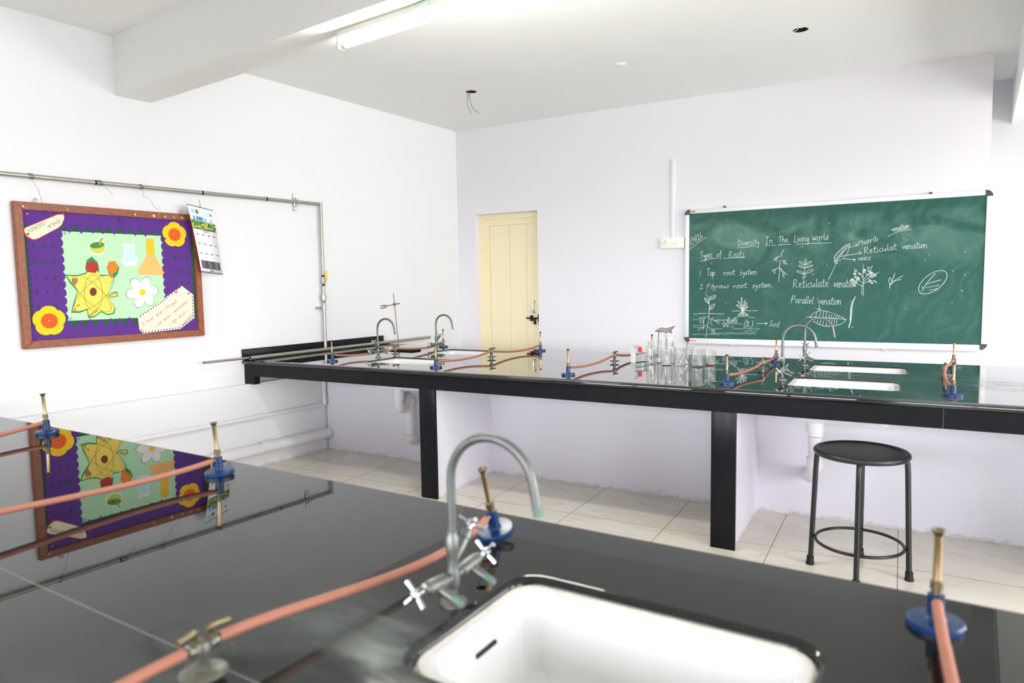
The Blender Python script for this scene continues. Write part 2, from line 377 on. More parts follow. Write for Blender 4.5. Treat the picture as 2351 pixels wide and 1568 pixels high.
def clone(root, loc, rotz, label, rx=0.0, ry=0.0):
    def cp(o, par):
        c = o.copy(); COL.objects.link(c)
        if par: c.parent = par; c.matrix_parent_inverse = o.matrix_parent_inverse
        for ch in list(o.children): cp(ch, c)
        return c
    r = cp(root, None); r.location = loc; r.rotation_euler = (rx, ry, rotz); r['label'] = label
    return r
def rrect(x0, x1, y0, y1, r, n=5):
    pts = []
    for cx, cy, a0 in ((x1 - r, y1 - r, 0), (x0 + r, y1 - r, 90), (x0 + r, y0 + r, 180), (x1 - r, y0 + r, 270)):
        for k in range(n + 1):
            a = math.radians(a0 + 90 * k / n); pts.append((cx + r * math.cos(a), cy + r * math.sin(a)))
    return pts
def slab(outer, holes, z0, z1, bev):
    cu = bpy.data.curves.new('slab', 'CURVE'); cu.dimensions = '2D'; cu.fill_mode = 'BOTH'
    cu.extrude = (z1 - z0) / 2 - bev; cu.bevel_depth = bev; cu.bevel_resolution = 3 if bev else 0; cu.offset = -bev
    for poly in [outer] + holes:
        sp = cu.splines.new('POLY'); sp.points.add(len(poly) - 1); sp.use_cyclic_u = True
        for pt, (x, y) in zip(sp.points, poly): pt.co = (x, y, 0, 1)
    o = bpy.data.objects.new('slab', cu); COL.objects.link(o)
    dg = bpy.context.evaluated_depsgraph_get(); dg.update()
    me = bpy.data.meshes.new_from_object(o.evaluated_get(dg))
    bpy.data.objects.remove(o); bpy.data.curves.remove(cu)
    for v in me.vertices: v.co.z += (z0 + z1) / 2
    me.materials.clear()
    return me
def smooth_line(pts, it=2):
    for _ in range(it):
        q = [pts[0]]
        for a, b in zip(pts, pts[1:]):
            q.append((a[0] * .75 + b[0] * .25, a[1] * .75 + b[1] * .25)); q.append((a[0] * .25 + b[0] * .75, a[1] * .25 + b[1] * .75))
        q.append(pts[-1]); pts = q
    return pts
def ribbons(bm, strokes, w, z, it=2, jit=0.0):
    for st in strokes:
        pts = [Vector((x * 1e-4, y * 1e-4, z)) for x, y in (smooth_line(st, it) if len(st) > 2 else st)]
        n = len(pts); row = []
        for i, p in enumerate(pts):
            t = pts[min(i + 1, n - 1)] - pts[max(i - 1, 0)]
            if t.length < 1e-9: t = Vector((1, 0, 0))
            t.normalize(); ww = w / 2 * (1 + random.uniform(-jit, jit)); nn = Vector((-t.y, t.x, 0)) * ww
            if i == 0: p = p - t * w * .3
            if i == n - 1: p = p + t * w * .3
            row.append((bm.verts.new(p - nn), bm.verts.new(p + nn)))
        for a, b in zip(row, row[1:]): bm.faces.new((a[0], b[0], b[1], a[1]))
    return bm
def spline(pts, n=8):
    P = [Vector(p) for p in pts]; P = [P[0] * 2 - P[1]] + P + [P[-1] * 2 - P[-2]]; out = []
    for i in range(1, len(P) - 2):
        a, b, c, d = P[i - 1:i + 3]
        for k in range(n):
            t = k / n
            out.append(0.5 * ((2 * b) + (c - a) * t + (2 * a - 5 * b + 4 * c - d) * t * t + (3 * b - a - 3 * c + d) * t ** 3))
    out.append(P[-2]); return out
def FA(s, t, z=ZT):         # far bench: s along it from the left wall, t back from its front edge
    return Vector((s * math.cos(ANG_A) - t * math.sin(ANG_A), YA + s * math.sin(ANG_A) + t * math.cos(ANG_A), z))
def NB(s, t, z=ZT):         # near bench: t from its far edge (negative towards the back of the room)
    return Vector((s * math.cos(ANG_B) - t * math.sin(ANG_B), YNB + s * math.sin(ANG_B) + t * math.cos(ANG_B), z))
M_FAR = Matrix(((math.cos(ANG_FAR), 0, math.sin(ANG_FAR), 0), (math.sin(ANG_FAR), 0, -math.cos(ANG_FAR), 0), (0, 1, 0, 0), (0, 0, 0, 1)))   # local: x along wall, y up, z out
M_LEFT = Matrix(((0, 0, 1, 0), (1, 0, 0, 0), (0, 1, 0, 0), (0, 0, 0, 1)))

# chalk strokes on the green board and pen strokes / outlines on the notice board, in tenths of a millimetre from the lower left corner
CHALK=[
('chalk_word','chalk word 2/4/26',[[(310,9205),(358,9367),(479,9298),(468,8850),(517,8809),(661,8956)],[(527,9527),(746,8901)],[(647,9525),(721,9226),(901,9358)],[(816,9481),(986,9033)],[(887,9723),(1106,9099)],[(1032,9599),(1079,9760),(1199,9690),(1189,9246),(1237,9205),(1380,9351)],[(1365,9915),(1343,9634),(1439,9417),(1558,9415),(1545,9576),(1390,9592)]]),
('chalk_underline','chalk line under the date',[[(385,8434),(1083,8958),(1902,9456)]]),
('chalk_word','chalk word Diversity',[[(4673,9125),(4646,8539),(4791,8577),(4889,8808),(4818,9065),(4649,9125)],[(4985,8876),(4984,8584),(5032,8553)],[(4986,9006),(5000,9039)],[(5081,8880),(5152,8558),(5249,8885)],[(5296,8725),(5440,8763),(5416,8891),(5345,8889),(5296,8725),(5343,8565),(5463,8634)],[(5511,8830),(5559,8896),(5558,8573)],[(5559,8799),(5631,8899),(5678,8868)],[(5868,8875),(5797,8905),(5749,8838),(5844,8713),(5819,8583),(5725,8612)],[(5939,8909),(5938,8620),(5985,8589)],[(5939,9038),(5954,9071)],[(6105,9140),(6080,8657),(6127,8594),(6198,8629)],[(6010,8944),(6199,8983)],[(6222,8919),(6245,8727),(6316,8698),(6387,8925),(6362,8475),(6291,8344),(6221,8437)]]),
('chalk_word','chalk word In',[[(7074,9196),(7027,8629)],[(6956,9226),(7193,9232)],[(6938,8627),(7146,8632)],[(7274,8968),(7264,8636)],[(7271,8868),(7363,8970),(7450,8939),(7444,8707),(7501,8642)]]),
('chalk_word','chalk word The',[[(8148,9209),(8113,8694)],[(7997,9175),(8099,9268),(8299,9243)],[(8324,9244),(8314,8700)],[(8317,8882),(8394,9005),(8468,8976),(8465,8765),(8513,8706)],[(8566,8859),(8716,8893),(8693,9013),(8618,9011),(8566,8859),(8613,8709),(8738,8773)]]),
('chalk_word','chalk word Living',[[(9305,9309),(9246,8704),(9224,8667),(9457,8714)],[(9521,9036),(9527,8717),(9574,8684)],[(9518,9177),(9531,9213)],[(9614,9040),(9690,8690),(9777,9048)],[(9846,9051),(9852,8734),(9899,8701)],[(9843,9192),(9857,9228)],[(9939,9055),(9946,8703)],[(9941,8950),(10008,9058),(10078,9026),(10083,8780),(10131,8712)],[(10332,9038),(10239,9069),(10173,8925),(10222,8752),(10313,8827),(10331,9074),(10341,8582),(10252,8437),(10180,8538)]]),
('chalk_word','chalk word World',[[(10668,9128),(10711,8742),(10796,9066),(10866,8745),(10952,9133)],[(11131,9072),(11026,8973),(11022,8813),(11123,8750),(11203,8880),(11181,9040),(11131,9072),(11233,9041)],[(11283,9010),(11336,9075),(11329,8754)],[(11334,8979),(11412,9076),(11463,9045)],[(11546,9335),(11522,8822),(11584,8759)],[(11819,9019),(11718,9082),(11639,8952),(11661,8793),(11737,8762),(11816,8891),(11851,9339),(11815,8859),(11864,8765)]]),
('chalk_underline','chalk line under Diversity',[[(4551,8416),(5303,8442),(6113,8494)]]),
('chalk_underline','chalk line under In',[[(6913,8489),(7768,8509)]]),
('chalk_underline','chalk line under The',[[(7963,8515),(8996,8541)]]),
('chalk_underline','chalk line under Living World',[[(9354,8512),(10637,8539),(12089,8518)]]),
('chalk_word','chalk word Types',[[(1490,8133),(1498,7562)],[(1362,8088),(1443,8196),(1618,8178)],[(1654,7912),(1686,7714),(1752,7686),(1805,7926),(1808,7457),(1750,7317),(1680,7411)],[(1869,7932),(1880,7329)],[(1875,7832),(1956,7940),(2025,7846),(1993,7642),(1884,7665)],[(2093,7785),(2220,7830),(2192,7961),(2127,7955),(2093,7785),(2145,7623),(2249,7699)],[(2407,7948),(2341,7975),(2302,7905),(2395,7780),(2381,7645),(2293,7670)]]),
('chalk_word','chalk word of',[[(2927,7953),(2830,7844),(2837,7679),(2940,7622),(3010,7761),(2978,7924),(2927,7953),(3028,7929)],[(3244,8181),(3167,8240),(3150,8040),(3140,7641),(3123,7440)],[(3054,7931),(3227,7980)]]),
('chalk_word','chalk word Roots',[[(3920,8116),(3882,7533)],[(3891,8081),(4059,8155),(4140,8022),(4027,7881),(3915,7842),(4160,7544)],[(4359,7894),(4247,7787),(4244,7616),(4354,7553),(4439,7693),(4414,7862),(4359,7894),(4469,7864)],[(4635,7905),(4523,7798),(4520,7628),(4630,7564),(4714,7704),(4689,7873),(4635,7905),(4744,7875)],[(4885,8152),(4850,7642),(4904,7576),(4987,7613)],[(4773,7944),(4992,7987)],[(5182,7893),(5100,7923),(5045,7853),(5152,7722),(5123,7585),(5014,7614)]]),
('chalk_underline','chalk line under Types',[[(1355,7309),(1816,7469),(2885,7565)]]),
('chalk_underline','chalk line under Roots',[[(3379,7534),(5287,7544)]]),
('chalk_word','chalk word 1',[[(1399,6534),(1352,5985)]]),
('chalk_word','chalk word Tap',[[(2112,6606),(2067,5989)],[(1967,6568),(2067,6678),(2258,6644)],[(2439,6322),(2344,6356),(2267,6210),(2285,6029),(2356,5995),(2433,6141),(2440,6358),(2431,6104),(2476,5997)],[(2512,6359),(2466,5707)],[(2508,6250),(2607,6360),(2675,6253),(2620,6036),(2502,6070)]]),
('chalk_word','chalk word root',[[(3396,6237),(3457,6292),(3436,6019)],[(3451,6210),(3543,6294),(3597,6268)],[(3770,6298),(3650,6214),(3640,6078),(3749,6026),(3842,6136),(3824,6272),(3770,6298),(3881,6273)],[(4052,6303),(3933,6220),(3923,6084),(4032,6032),(4125,6142),(4107,6277),(4052,6303),(4163,6278)],[(4320,6498),(4261,6090),(4313,6037),(4400,6066)],[(4195,6333),(4422,6364)]]),
('chalk_word','chalk word system',[[(4982,6265),(4904,6291),(4848,6232),(4949,6122),(4917,6008),(4812,6032)],[(5036,6296),(5055,6126),(5133,6100),(5221,6302),(5176,5904),(5091,5787),(5016,5869)],[(5456,6282),(5379,6307),(5324,6249),(5424,6139),(5392,6025),(5288,6049)],[(5598,6512),(5552,6087),(5602,6032),(5682,6063)],[(5485,6339),(5696,6374)],[(5713,6177),(5871,6211),(5850,6323),(5772,6320),(5713,6177),(5759,6038),(5892,6099)],[(5954,6327),(5941,6045)],[(5951,6242),(6033,6329),(6082,6275),(6072,6049)],[(6081,6247),(6162,6334),(6212,6279),(6203,6082),(6253,6056)]]),
('chalk_word','chalk word 2.',[[(1402,5208),(1506,5306),(1565,5206),(1368,4885),(1386,4835),(1554,4883)],[(1598,4858),(1624,4882)]]),
('chalk_word','chalk word Fibrous',[[(2057,5252),(1979,4854)],[(2025,5251),(2276,5280)],[(2035,5065),(2224,5093)],[(2378,5097),(2354,4887),(2413,4865)],[(2389,5190),(2410,5213)],[(2523,5286),(2478,4890),(2567,4869),(2699,4942),(2709,5035),(2625,5103),(2494,5030)],[(2804,5061),(2871,5109),(2844,4877)],[(2863,5039),(2962,5111),(3021,5089)],[(3207,5117),(3077,5044),(3064,4929),(3181,4885),(3283,4980),(3265,5095),(3207,5117),(3326,5097)],[(3389,5121),(3371,4960),(3455,4893),(3553,4964),(3602,5126),(3581,4942),(3637,4897)],[(3902,5111),(3814,5132),(3748,5084),(3859,4995),(3818,4902),(3700,4922)]]),
('chalk_word','chalk word root',[[(4265,5039),(4335,5094),(4315,4835)],[(4329,5017),(4434,5100),(4498,5078)],[(4697,5115),(4560,5030),(4550,4901),(4677,4857),(4783,4966),(4760,5093),(4697,5115),(4826,5097)],[(5024,5134),(4887,5049),(4878,4920),(5004,4876),(5110,4985),(5087,5112),(5024,5134),(5152,5116)],[(5330,5330),(5269,4943),(5330,4896),(5429,4927)],[(5189,5169),(5450,5209)]]),
('chalk_word','chalk word system.',[[(6066,5117),(5983,5141),(5922,5086),(6028,4982),(5992,4874),(5880,4896)],[(6125,5146),(6142,4986),(6226,4962),(6324,5153),(6269,4777),(6176,4666),(6097,4743)],[(6577,5135),(6494,5159),(6434,5103),(6540,5000),(6504,4892),(6392,4915)],[(6733,5354),(6677,4952),(6730,4900),(6816,4930)],[(6609,5190),(6837,5224)],[(6852,5038),(7023,5071),(7002,5176),(6918,5173),(6852,5038),(6899,4907),(7043,4965)],[(7114,5180),(7096,4914)],[(7108,5100),(7198,5183),(7250,5132),(7236,4919)],[(7248,5105),(7338,5188),(7390,5137),(7377,4951),(7431,4926)],[(7487,4928),(7517,4956)]]),
('chalk_word','chalk word Midrib',[[(14114,8223),(14107,8634),(14238,8445),(14331,8684),(14395,8286)],[(14485,8549),(14504,8335),(14562,8324)],[(14477,8644),(14491,8671)],[(14795,8570),(14680,8593),(14605,8479),(14643,8367),(14729,8362),(14804,8476),(14802,8813),(14806,8452),(14868,8394)],[(14906,8595),(14957,8655),(14978,8419)],[(14964,8584),(15040,8673),(15097,8662)],[(15178,8704),(15197,8492),(15254,8481)],[(15170,8799),(15184,8826)],[(15271,8918),(15307,8517),(15391,8512),(15495,8608),(15486,8702),(15398,8754),(15294,8659)]]),
('chalk_word','chalk word Reticulat',[[(14565,8024),(14541,7529)],[(14535,7992),(14715,8069),(14807,7963),(14688,7834),(14568,7792),(14842,7562)],[(14930,7716),(15110,7765),(15078,7876),(14988,7867),(14930,7716),(14992,7579),(15141,7653)],[(15285,8100),(15261,7666),(15321,7615),(15410,7654)],[(15168,7915),(15406,7969)],[(15466,7918),(15470,7660),(15530,7638)],[(15465,8033),(15482,8064)],[(15793,7925),(15704,7944),(15587,7817),(15618,7676),(15708,7658),(15825,7728)],[(15851,7960),(15854,7760),(15944,7684),(16031,7779),(16058,7982),(16061,7754),(16121,7703)],[(16201,8226),(16193,7768),(16267,7719)],[(16527,8004),(16410,8020),(16323,7897),(16355,7758),(16443,7739),(16529,7862),(16526,8033),(16529,7834),(16589,7755)],[(16698,8250),(16675,7821),(16735,7771),(16821,7809)],[(16584,8067),(16816,8121)]]),
('chalk_word','chalk word venation',[[(17209,8062),(17278,7784),(17382,8068)],[(17429,7930),(17577,7964),(17554,8075),(17480,8072),(17429,7930),(17476,7792),(17600,7853)],[(17653,8079),(17648,7799)],[(17651,7995),(17726,8082),(17799,8057),(17796,7861),(17844,7807)],[(18068,8067),(17971,8091),(17895,7977),(17918,7838),(17990,7813),(18065,7928),(18068,8095),(18065,7900),(18112,7818)],[(18217,8295),(18186,7877),(18234,7823),(18307,7854)],[(18117,8125),(18312,8160)],[(18360,8106),(18356,7856),(18404,7830)],[(18361,8218),(18376,8246)],[(18553,8114),(18455,8027),(18453,7888),(18549,7836),(18623,7950),(18601,8088),(18553,8114),(18649,8090)],[(18698,8120),(18694,7842)],[(18696,8037),(18770,8122),(18842,8098),(18839,7904),(18886,7850)]]),
('chalk_word','chalk word veins',[[(14091,7234),(14155,7001),(14256,7242)],[(14299,7126),(14440,7157),(14420,7250),(14350,7247),(14299,7126),(14342,7011),(14461,7064)],[(14536,7256),(14530,7044),(14576,7022)],[(14539,7351),(14554,7375)],[(14630,7261),(14623,7025)],[(14628,7190),(14699,7264),(14769,7244),(14764,7079),(14809,7034)],[(15000,7255),(14932,7276),(14884,7226),(14974,7137),(14948,7041),(14856,7060)]]),
('chalk_arrow','chalk arrow to Midrib',[[(13385,8069),(14031,8278)],[(13888,8362),(14042,8291),(13939,8177)]]),
('chalk_arrow','chalk arrow to Reticulat venation',[[(12802,7378),(14340,7614)],[(14138,7726),(14352,7614),(14190,7502)]]),
('chalk_arrow','chalk arrow to veins',[[(13047,7185),(13918,7066)],[(13774,7162),(13929,7066),(13790,6965)]]),
('chalk_word','chalk word Reticulate',[[(9280,5522),(9211,4844)],[(9245,5482),(9445,5565),(9535,5408),(9396,5246),(9263,5204),(9539,4852)],[(9647,5053),(9844,5096),(9819,5254),(9722,5252),(9647,5053),(9702,4855),(9868,4938)],[(10060,5536),(9998,4941),(10058,4863),(10157,4905)],[(9919,5296),(10179,5340)],[(10240,5262),(10222,4907),(10284,4868)],[(10248,5420),(10269,5460)],[(10591,5230),(10497,5267),(10361,5107),(10383,4910),(10477,4873),(10610,4955)],[(10657,5271),(10644,4995),(10734,4879),(10835,4999),(10881,5275),(10865,4960),(10925,4883)],[(11055,5592),(11009,4963),(11085,4887)],[(11387,5246),(11262,5282),(11160,5124),(11182,4928),(11275,4891),(11378,5050),(11389,5285),(11376,5011),(11433,4895)],[(11591,5562),(11532,4975),(11591,4898),(11687,4939)],[(11454,5325),(11708,5369)],[(11726,5096),(11917,5139),(11893,5294),(11798,5293),(11726,5096),(11780,4902),(11941,4984)]]),
('chalk_word','chalk word venation',[[(12371,5224),(12432,4837),(12538,5227)],[(12581,5034),(12725,5075),(12705,5229),(12634,5228),(12581,5034),(12623,4841),(12745,4921)],[(12800,5231),(12790,4844)],[(12797,5115),(12872,5232),(12942,5195),(12935,4924),(12980,4848)],[(13203,5199),(13109,5236),(13034,5081),(13053,4888),(13123,4851),(13198,5007),(13204,5238),(13197,4968),(13241,4853)],[(13352,5509),(13314,4932),(13359,4856),(13431,4895)],[(13252,5277),(13441,5318)],[(13486,5242),(13478,4896),(13524,4859)],[(13490,5396),(13505,5435)],[(13674,5245),(13578,5129),(13573,4937),(13665,4862),(13739,5017),(13720,5208),(13674,5245),(13767,5209)],[(13815,5248),(13805,4864)],[(13812,5133),(13885,5249),(13954,5212),(13947,4944),(13992,4868)]]),
('chalk_word','chalk word Parallel',[[(9185,4181),(9078,3579)],[(9153,4148),(9327,4207),(9391,4060),(9258,3890),(9148,3897)],[(9642,3864),(9537,3907),(9437,3771),(9441,3592),(9519,3551),(9619,3687),(9647,3900),(9615,3652),(9655,3542)],[(9719,3824),(9783,3891),(9737,3537)],[(9769,3785),(9865,3885),(9915,3846)],[(10159,3830),(10055,3873),(9956,3737),(9960,3559),(10037,3518),(10137,3654),(10164,3866),(10132,3619),(10173,3509)],[(10308,4140),(10223,3577),(10281,3503)],[(10443,4131),(10358,3569),(10416,3494)],[(10493,3666),(10659,3691),(10650,3833),(10569,3839),(10493,3666),(10524,3487),(10668,3549)],[(10820,4105),(10735,3545),(10793,3470)]]),
('chalk_word','chalk word venation',[[(11212,3793),(11260,3440),(11390,3790)],[(11427,3613),(11583,3646),(11568,3786),(11492,3788),(11427,3613),(11464,3437),(11597,3505)],[(11670,3785),(11642,3434)],[(11662,3679),(11746,3783),(11819,3747),(11800,3502),(11845,3431)],[(12097,3742),(11999,3779),(11912,3640),(11924,3465),(11997,3429),(12083,3567),(12100,3777),(12081,3533),(12123,3427)],[(12270,4018),(12204,3496),(12249,3425),(12327,3459)],[(12153,3811),(12357,3842)],[(12401,3772),(12377,3458),(12424,3423)],[(12412,3911),(12430,3945)],[(12601,3768),(12493,3666),(12480,3491),(12575,3420),(12660,3558),(12649,3732),(12601,3768),(12699,3732)],[(12751,3765),(12724,3418)],[(12743,3661),(12826,3764),(12898,3728),(12879,3485),(12924,3415)]]),
('chalk_word','chalk word venation',[[(16413,9434),(16495,9214),(16537,9459)],[(16586,9351),(16689,9395),(16660,9484),(16607,9473),(16586,9351),(16636,9243),(16718,9307)],[(16730,9498),(16759,9268)],[(16739,9429),(16783,9509),(16838,9496),(16859,9336),(16899,9297)],[(17031,9535),(16958,9544),(16917,9442),(16949,9330),(17004,9318),(17045,9421),(17028,9558),(17048,9398),(17092,9336)],[(17112,9740),(17138,9392),(17179,9354),(17228,9387)],[(17060,9588),(17197,9639)],[(17237,9600),(17263,9394),(17301,9379)],[(17226,9692),(17233,9717)],[(17376,9628),(17315,9546),(17330,9431),(17405,9400),(17445,9502),(17414,9612),(17376,9628),(17448,9619)],[(17480,9649),(17509,9421)],[(17489,9581),(17532,9660),(17587,9647),(17607,9488),(17647,9449)]]),
('chalk_underline','chalk line under venation at upper right',[[(16208,8866),(16762,9170),(17205,9287),(17844,9317)]]),
('chalk_word','chalk word Roots',[[(3861,2264),(3827,1795)],[(3843,2235),(3950,2295),(3998,2187),(3925,2074),(3853,2044),(4003,1803)],[(4135,2084),(4062,1998),(4057,1861),(4125,1809),(4181,1922),(4169,2058),(4135,2084),(4203,2060)],[(4309,2092),(4236,2006),(4232,1869),(4300,1817),(4356,1930),(4343,2066),(4309,2092),(4378,2068)],[(4472,2290),(4441,1879),(4474,1826),(4527,1856)],[(4397,2123),(4537,2157)],[(4656,2080),(4604,2105),(4568,2049),(4634,1943),(4613,1832),(4544,1856)]]),
('chalk_word','chalk word (A)',[[(3500,1944),(3414,1780),(3415,1561),(3479,1394)],[(3522,1487),(3629,1895),(3737,1516)],[(3565,1646),(3693,1663)],[(3778,1980),(3864,1839),(3865,1620),(3801,1437)]]),
('chalk_word','chalk word (B)',[[(5469,2051),(5284,1872),(5226,1603),(5288,1382)],[(5524,1966),(5384,1486)],[(5488,1969),(5723,1873),(5478,1752),(5701,1603),(5564,1475),(5384,1486)],[(5901,2025),(6004,1830),(5947,1562),(5793,1354)]]),
('chalk_arrow','chalk arrow to Soil',[[(6335,1771),(7207,1797)],[(6978,1921),(7220,1797),(7009,1639)]]),
('chalk_word','chalk word Soil',[[(7638,1973),(7534,2042),(7421,1942),(7546,1701),(7450,1543),(7316,1615)],[(7804,1785),(7669,1716),(7637,1578),(7741,1510),(7854,1610),(7856,1751),(7804,1785),(7914,1744)],[(8007,1761),(7951,1515),(8003,1481)],[(8032,1871),(8056,1896)],[(8201,1964),(8088,1527),(8148,1464)]]),
('chalk_drawing','chalk drawing of a leafy plant with a tap root',[[(1837,4377),(2172,4059),(2190,3638),(2184,2582),(2147,1947),(1999,1237),(1900,455)],[(2188,3884),(2324,4199),(2839,4314),(2671,3917),(2188,3834)],[(2222,3883),(2737,4231)],[(2360,4023),(2338,4164)],[(2463,4058),(2635,4071)],[(2142,3511),(1806,3744),(1741,4096),(2083,3905),(2156,3511)],[(1769,4026),(2135,3567)],[(1875,3906),(1911,3779)],[(2209,2948),(2261,3321),(2729,3553),(2608,3146),(2209,2934)],[(2229,2970),(2675,3462)],[(2367,3146),(2345,3286)],[(1253,2625),(2267,2597),(3504,2591)],[(2130,2335),(1817,2297),(1700,2012),(1610,1799),(1435,1711)],[(1700,2012),(1703,1516)],[(1817,2297),(1503,2152),(1326,2257)],[(1573,2153),(1329,1880)],[(2067,1557),(1788,1517),(1705,1303),(1615,1103)],[(1788,1482),(1193,1081)],[(2166,2229),(2410,2091),(2581,2268)],[(2410,2091),(2756,1954),(3102,1692)],[(2652,2023),(3066,1888)],[(2376,2020),(2329,1737),(2483,1542)],[(2103,1381),(2417,1174),(2729,1053)],[(2417,1174),(2503,879)],[(2556,1141),(2710,883)],[(2486,1211),(2728,1250)],[(2824,2039),(3781,2036)],[(4885,2407),(4586,2287),(4319,2181)]]),
('chalk_drawing','chalk drawing of a grass tuft with fibrous roots',[[(4178,2838),(5179,2892),(6295,2883)],[(5059,2946),(4972,3565),(4997,4238),(5071,3565),(5125,2946)],[(5079,2946),(4874,3428),(4604,3772),(4939,3565),(5098,2946)],[(5059,2919),(4710,3221),(4487,3462),(4875,3290),(5079,2912)],[(5125,2946),(5186,3428),(5286,3894),(5272,3428),(5151,2946)],[(5152,2933),(5305,3359),(5479,3702),(5425,3291),(5165,2926)],[(5165,2919),(5373,3188),(5603,3291),(5408,3050),(5178,2912)],[(5113,2877),(4871,2669),(4685,2461)],[(5113,2877),(4954,2670),(4785,2406)],[(5113,2877),(4985,2670),(4885,2407)],[(5113,2877),(5076,2671),(5019,2360)],[(5113,2877),(5128,2671),(5119,2340)],[(5113,2877),(5119,2671),(5218,2362)],[(5113,2877),(5179,2671),(5350,2342)],[(5113,2877),(5323,2672),(5462,2412)],[(5113,2877),(5315,2672),(5568,2386)],[(5113,2877),(5335,2672),(5613,2468)]]),
('chalk_drawing','chalk scribble of soil under the two plants',[[(698,828),(785,583),(870,809),(936,599),(1046,805),(1151,602),(1209,823),(1303,629),(1359,833),(1445,605),(1555,827),(1670,631),(1775,815),(1890,605),(1950,799),(2019,602),(2100,833),(2175,635),(2252,819),(2345,634),(2454,844),(2569,621),(2683,848),(2749,625),(2861,866),(2953,639),(3018,865),(3109,669)],[(2280,962),(2390,736),(2485,932),(2545,723),(2637,971),(2692,701),(2742,961),(2813,683),(2917,948),(3026,732),(3078,958),(3131,743),(3202,961),(3262,758),(3360,942),(3466,696),(3535,956),(3616,719),(3696,967),(3783,700),(3859,961),(3950,757),(4014,1006),(4095,737),(4142,965),(4225,780),(4306,985),(4361,736),(4433,991),(4504,733),(4591,944),(4645,739),(4745,964),(4821,749),(4885,976),(4953,769),(5032,974),(5103,741),(5150,996),(5241,779),(5299,1017),(5362,791),(5431,1012),(5487,784),(5551,1024),(5626,746),(5680,989),(5766,747),(5835,984),(5892,777),(5947,1030),(6043,806),(6102,1033),(6188,762)],[(729,1566),(798,1400),(865,1580),(942,1424),(1016,1615),(1077,1449),(1183,1615),(1293,1428),(1399,1621),(1464,1413),(1563,1609)],[(794,2623),(848,2497),(888,2638),(940,2469),(980,2654),(1050,2464),(1127,2655),(1191,2511),(1262,2620)],[(761,2109),(824,1978),(903,2108),(958,1986),(1033,2104),(1107,1984),(1153,2107),(1229,1993),(1301,2125)],[(2762,1328),(2809,1183),(2899,1297),(2960,1201),(3032,1315),(3103,1182),(3148,1302),(3200,1211),(3248,1342),(3339,1215)],[(3918,1797),(3987,1650),(4070,1814),(4141,1661),(4207,1790),(4288,1634),(4356,1790),(4416,1654),(4497,1831),(4569,1633),(4650,1813),(4721,1652),(4806,1815),(4895,1656),(4955,1823),(5043,1680)],[(4261,1356),(4369,1171),(4442,1385),(4544,1211),(4624,1345),(4727,1192),(4831,1386),(4926,1192),(5010,1351),(5099,1235),(5157,1390),(5214,1233),(5269,1398),(5334,1239),(5435,1359),(5539,1206),(5638,1408),(5726,1203),(5778,1400),(5862,1210),(5917,1401),(6026,1249),(6094,1394),(6196,1242),(6256,1380),(6346,1217),(6418,1389),(6494,1241),(6567,1376)],[(5647,2392),(5707,2214),(5752,2379),(5828,2218),(5889,2370),(5960,2209),(6004,2353),(6080,2209),(6140,2371)],[(3514,1509),(3590,1410),(3685,1517),(3759,1393),(3878,1520),(3983,1408),(4095,1535),(4170,1419),(4227,1533),(4310,1423)],[(5265,1151),(5365,1033),(5475,1162),(5564,1022),(5663,1182),(5750,1025),(5843,1187),(5920,1016),(6026,1172),(6093,1043),(6185,1185),(6295,1017)],[(766,1366),(838,1282),(938,1393),(1052,1283),(1163,1377),(1246,1270),(1306,1371),(1415,1288),(1492,1391),(1590,1301),(1666,1389),(1752,1297)]]),
('chalk_drawing','chalk drawing of a striped pointed leaf',[[(10576,2376),(10812,2707),(11289,2919),(11767,2908),(12482,2653),(13396,2195),(12969,1783),(12268,1578),(11614,1633),(11070,1855),(10792,2148),(10576,2376)],[(10260,2340),(10575,2396),(11898,2323),(13395,2208)],[(11261,3429),(11307,2939)],[(11093,3135),(11307,2939),(11417,3116)],[(11099,2814),(11011,2367)],[(11399,2835),(11312,2356)],[(11637,2856),(11552,2346)],[(11875,2876),(11791,2335)],[(12087,2650),(11999,2324)],[(12265,2593),(12176,2312)],[(12443,2536),(12354,2301)],[(12620,2479),(12530,2290)],[(12797,2422),(12707,2279)],[(11000,2327),(10875,1918)],[(11241,2316),(11130,1843)],[(11451,2305),(11354,1767)],[(11660,2294),(11577,1691)],[(11899,2284),(11829,1617)],[(12106,2273),(12049,1620)],[(12284,2261),(12238,1636)],[(12461,2250),(12426,1665)],[(12637,2239),(12614,1694)]]),
('chalk_drawing','chalk drawing of one narrow blade',[[(13985,4100),(13710,3622),(13612,2853),(13632,1954),(13524,1630),(13545,1469)],[(13985,4100),(13797,3558),(13729,2789),(13690,1954),(13545,1469)],[(13769,3558),(13671,2789),(13661,1954)]]),
('chalk_drawing','chalk drawing of a branching root',[[(8403,8110),(8259,7832),(8233,7581)],[(8204,7563),(7876,7498),(7579,7222)],[(8025,7543),(7698,7326)],[(7877,7435),(7869,7118)],[(7758,7312),(7761,7153)],[(8179,7235),(8080,6669),(8105,6225),(8058,5369)],[(8328,7231),(8480,7037),(8720,6873)],[(8477,7195),(8453,6849)],[(8626,7190),(8361,7040)],[(8540,7004),(8661,6811)],[(8069,6638),(7831,6453),(7470,6399)],[(7772,6423),(7687,6075)],[(7682,6394),(7503,6239)],[(8130,6509),(8373,6251),(8734,5959)],[(8373,6251),(8380,5808)],[(8482,6122),(8453,5743)],[(8130,6541),(8281,6443),(8254,6222)]]),
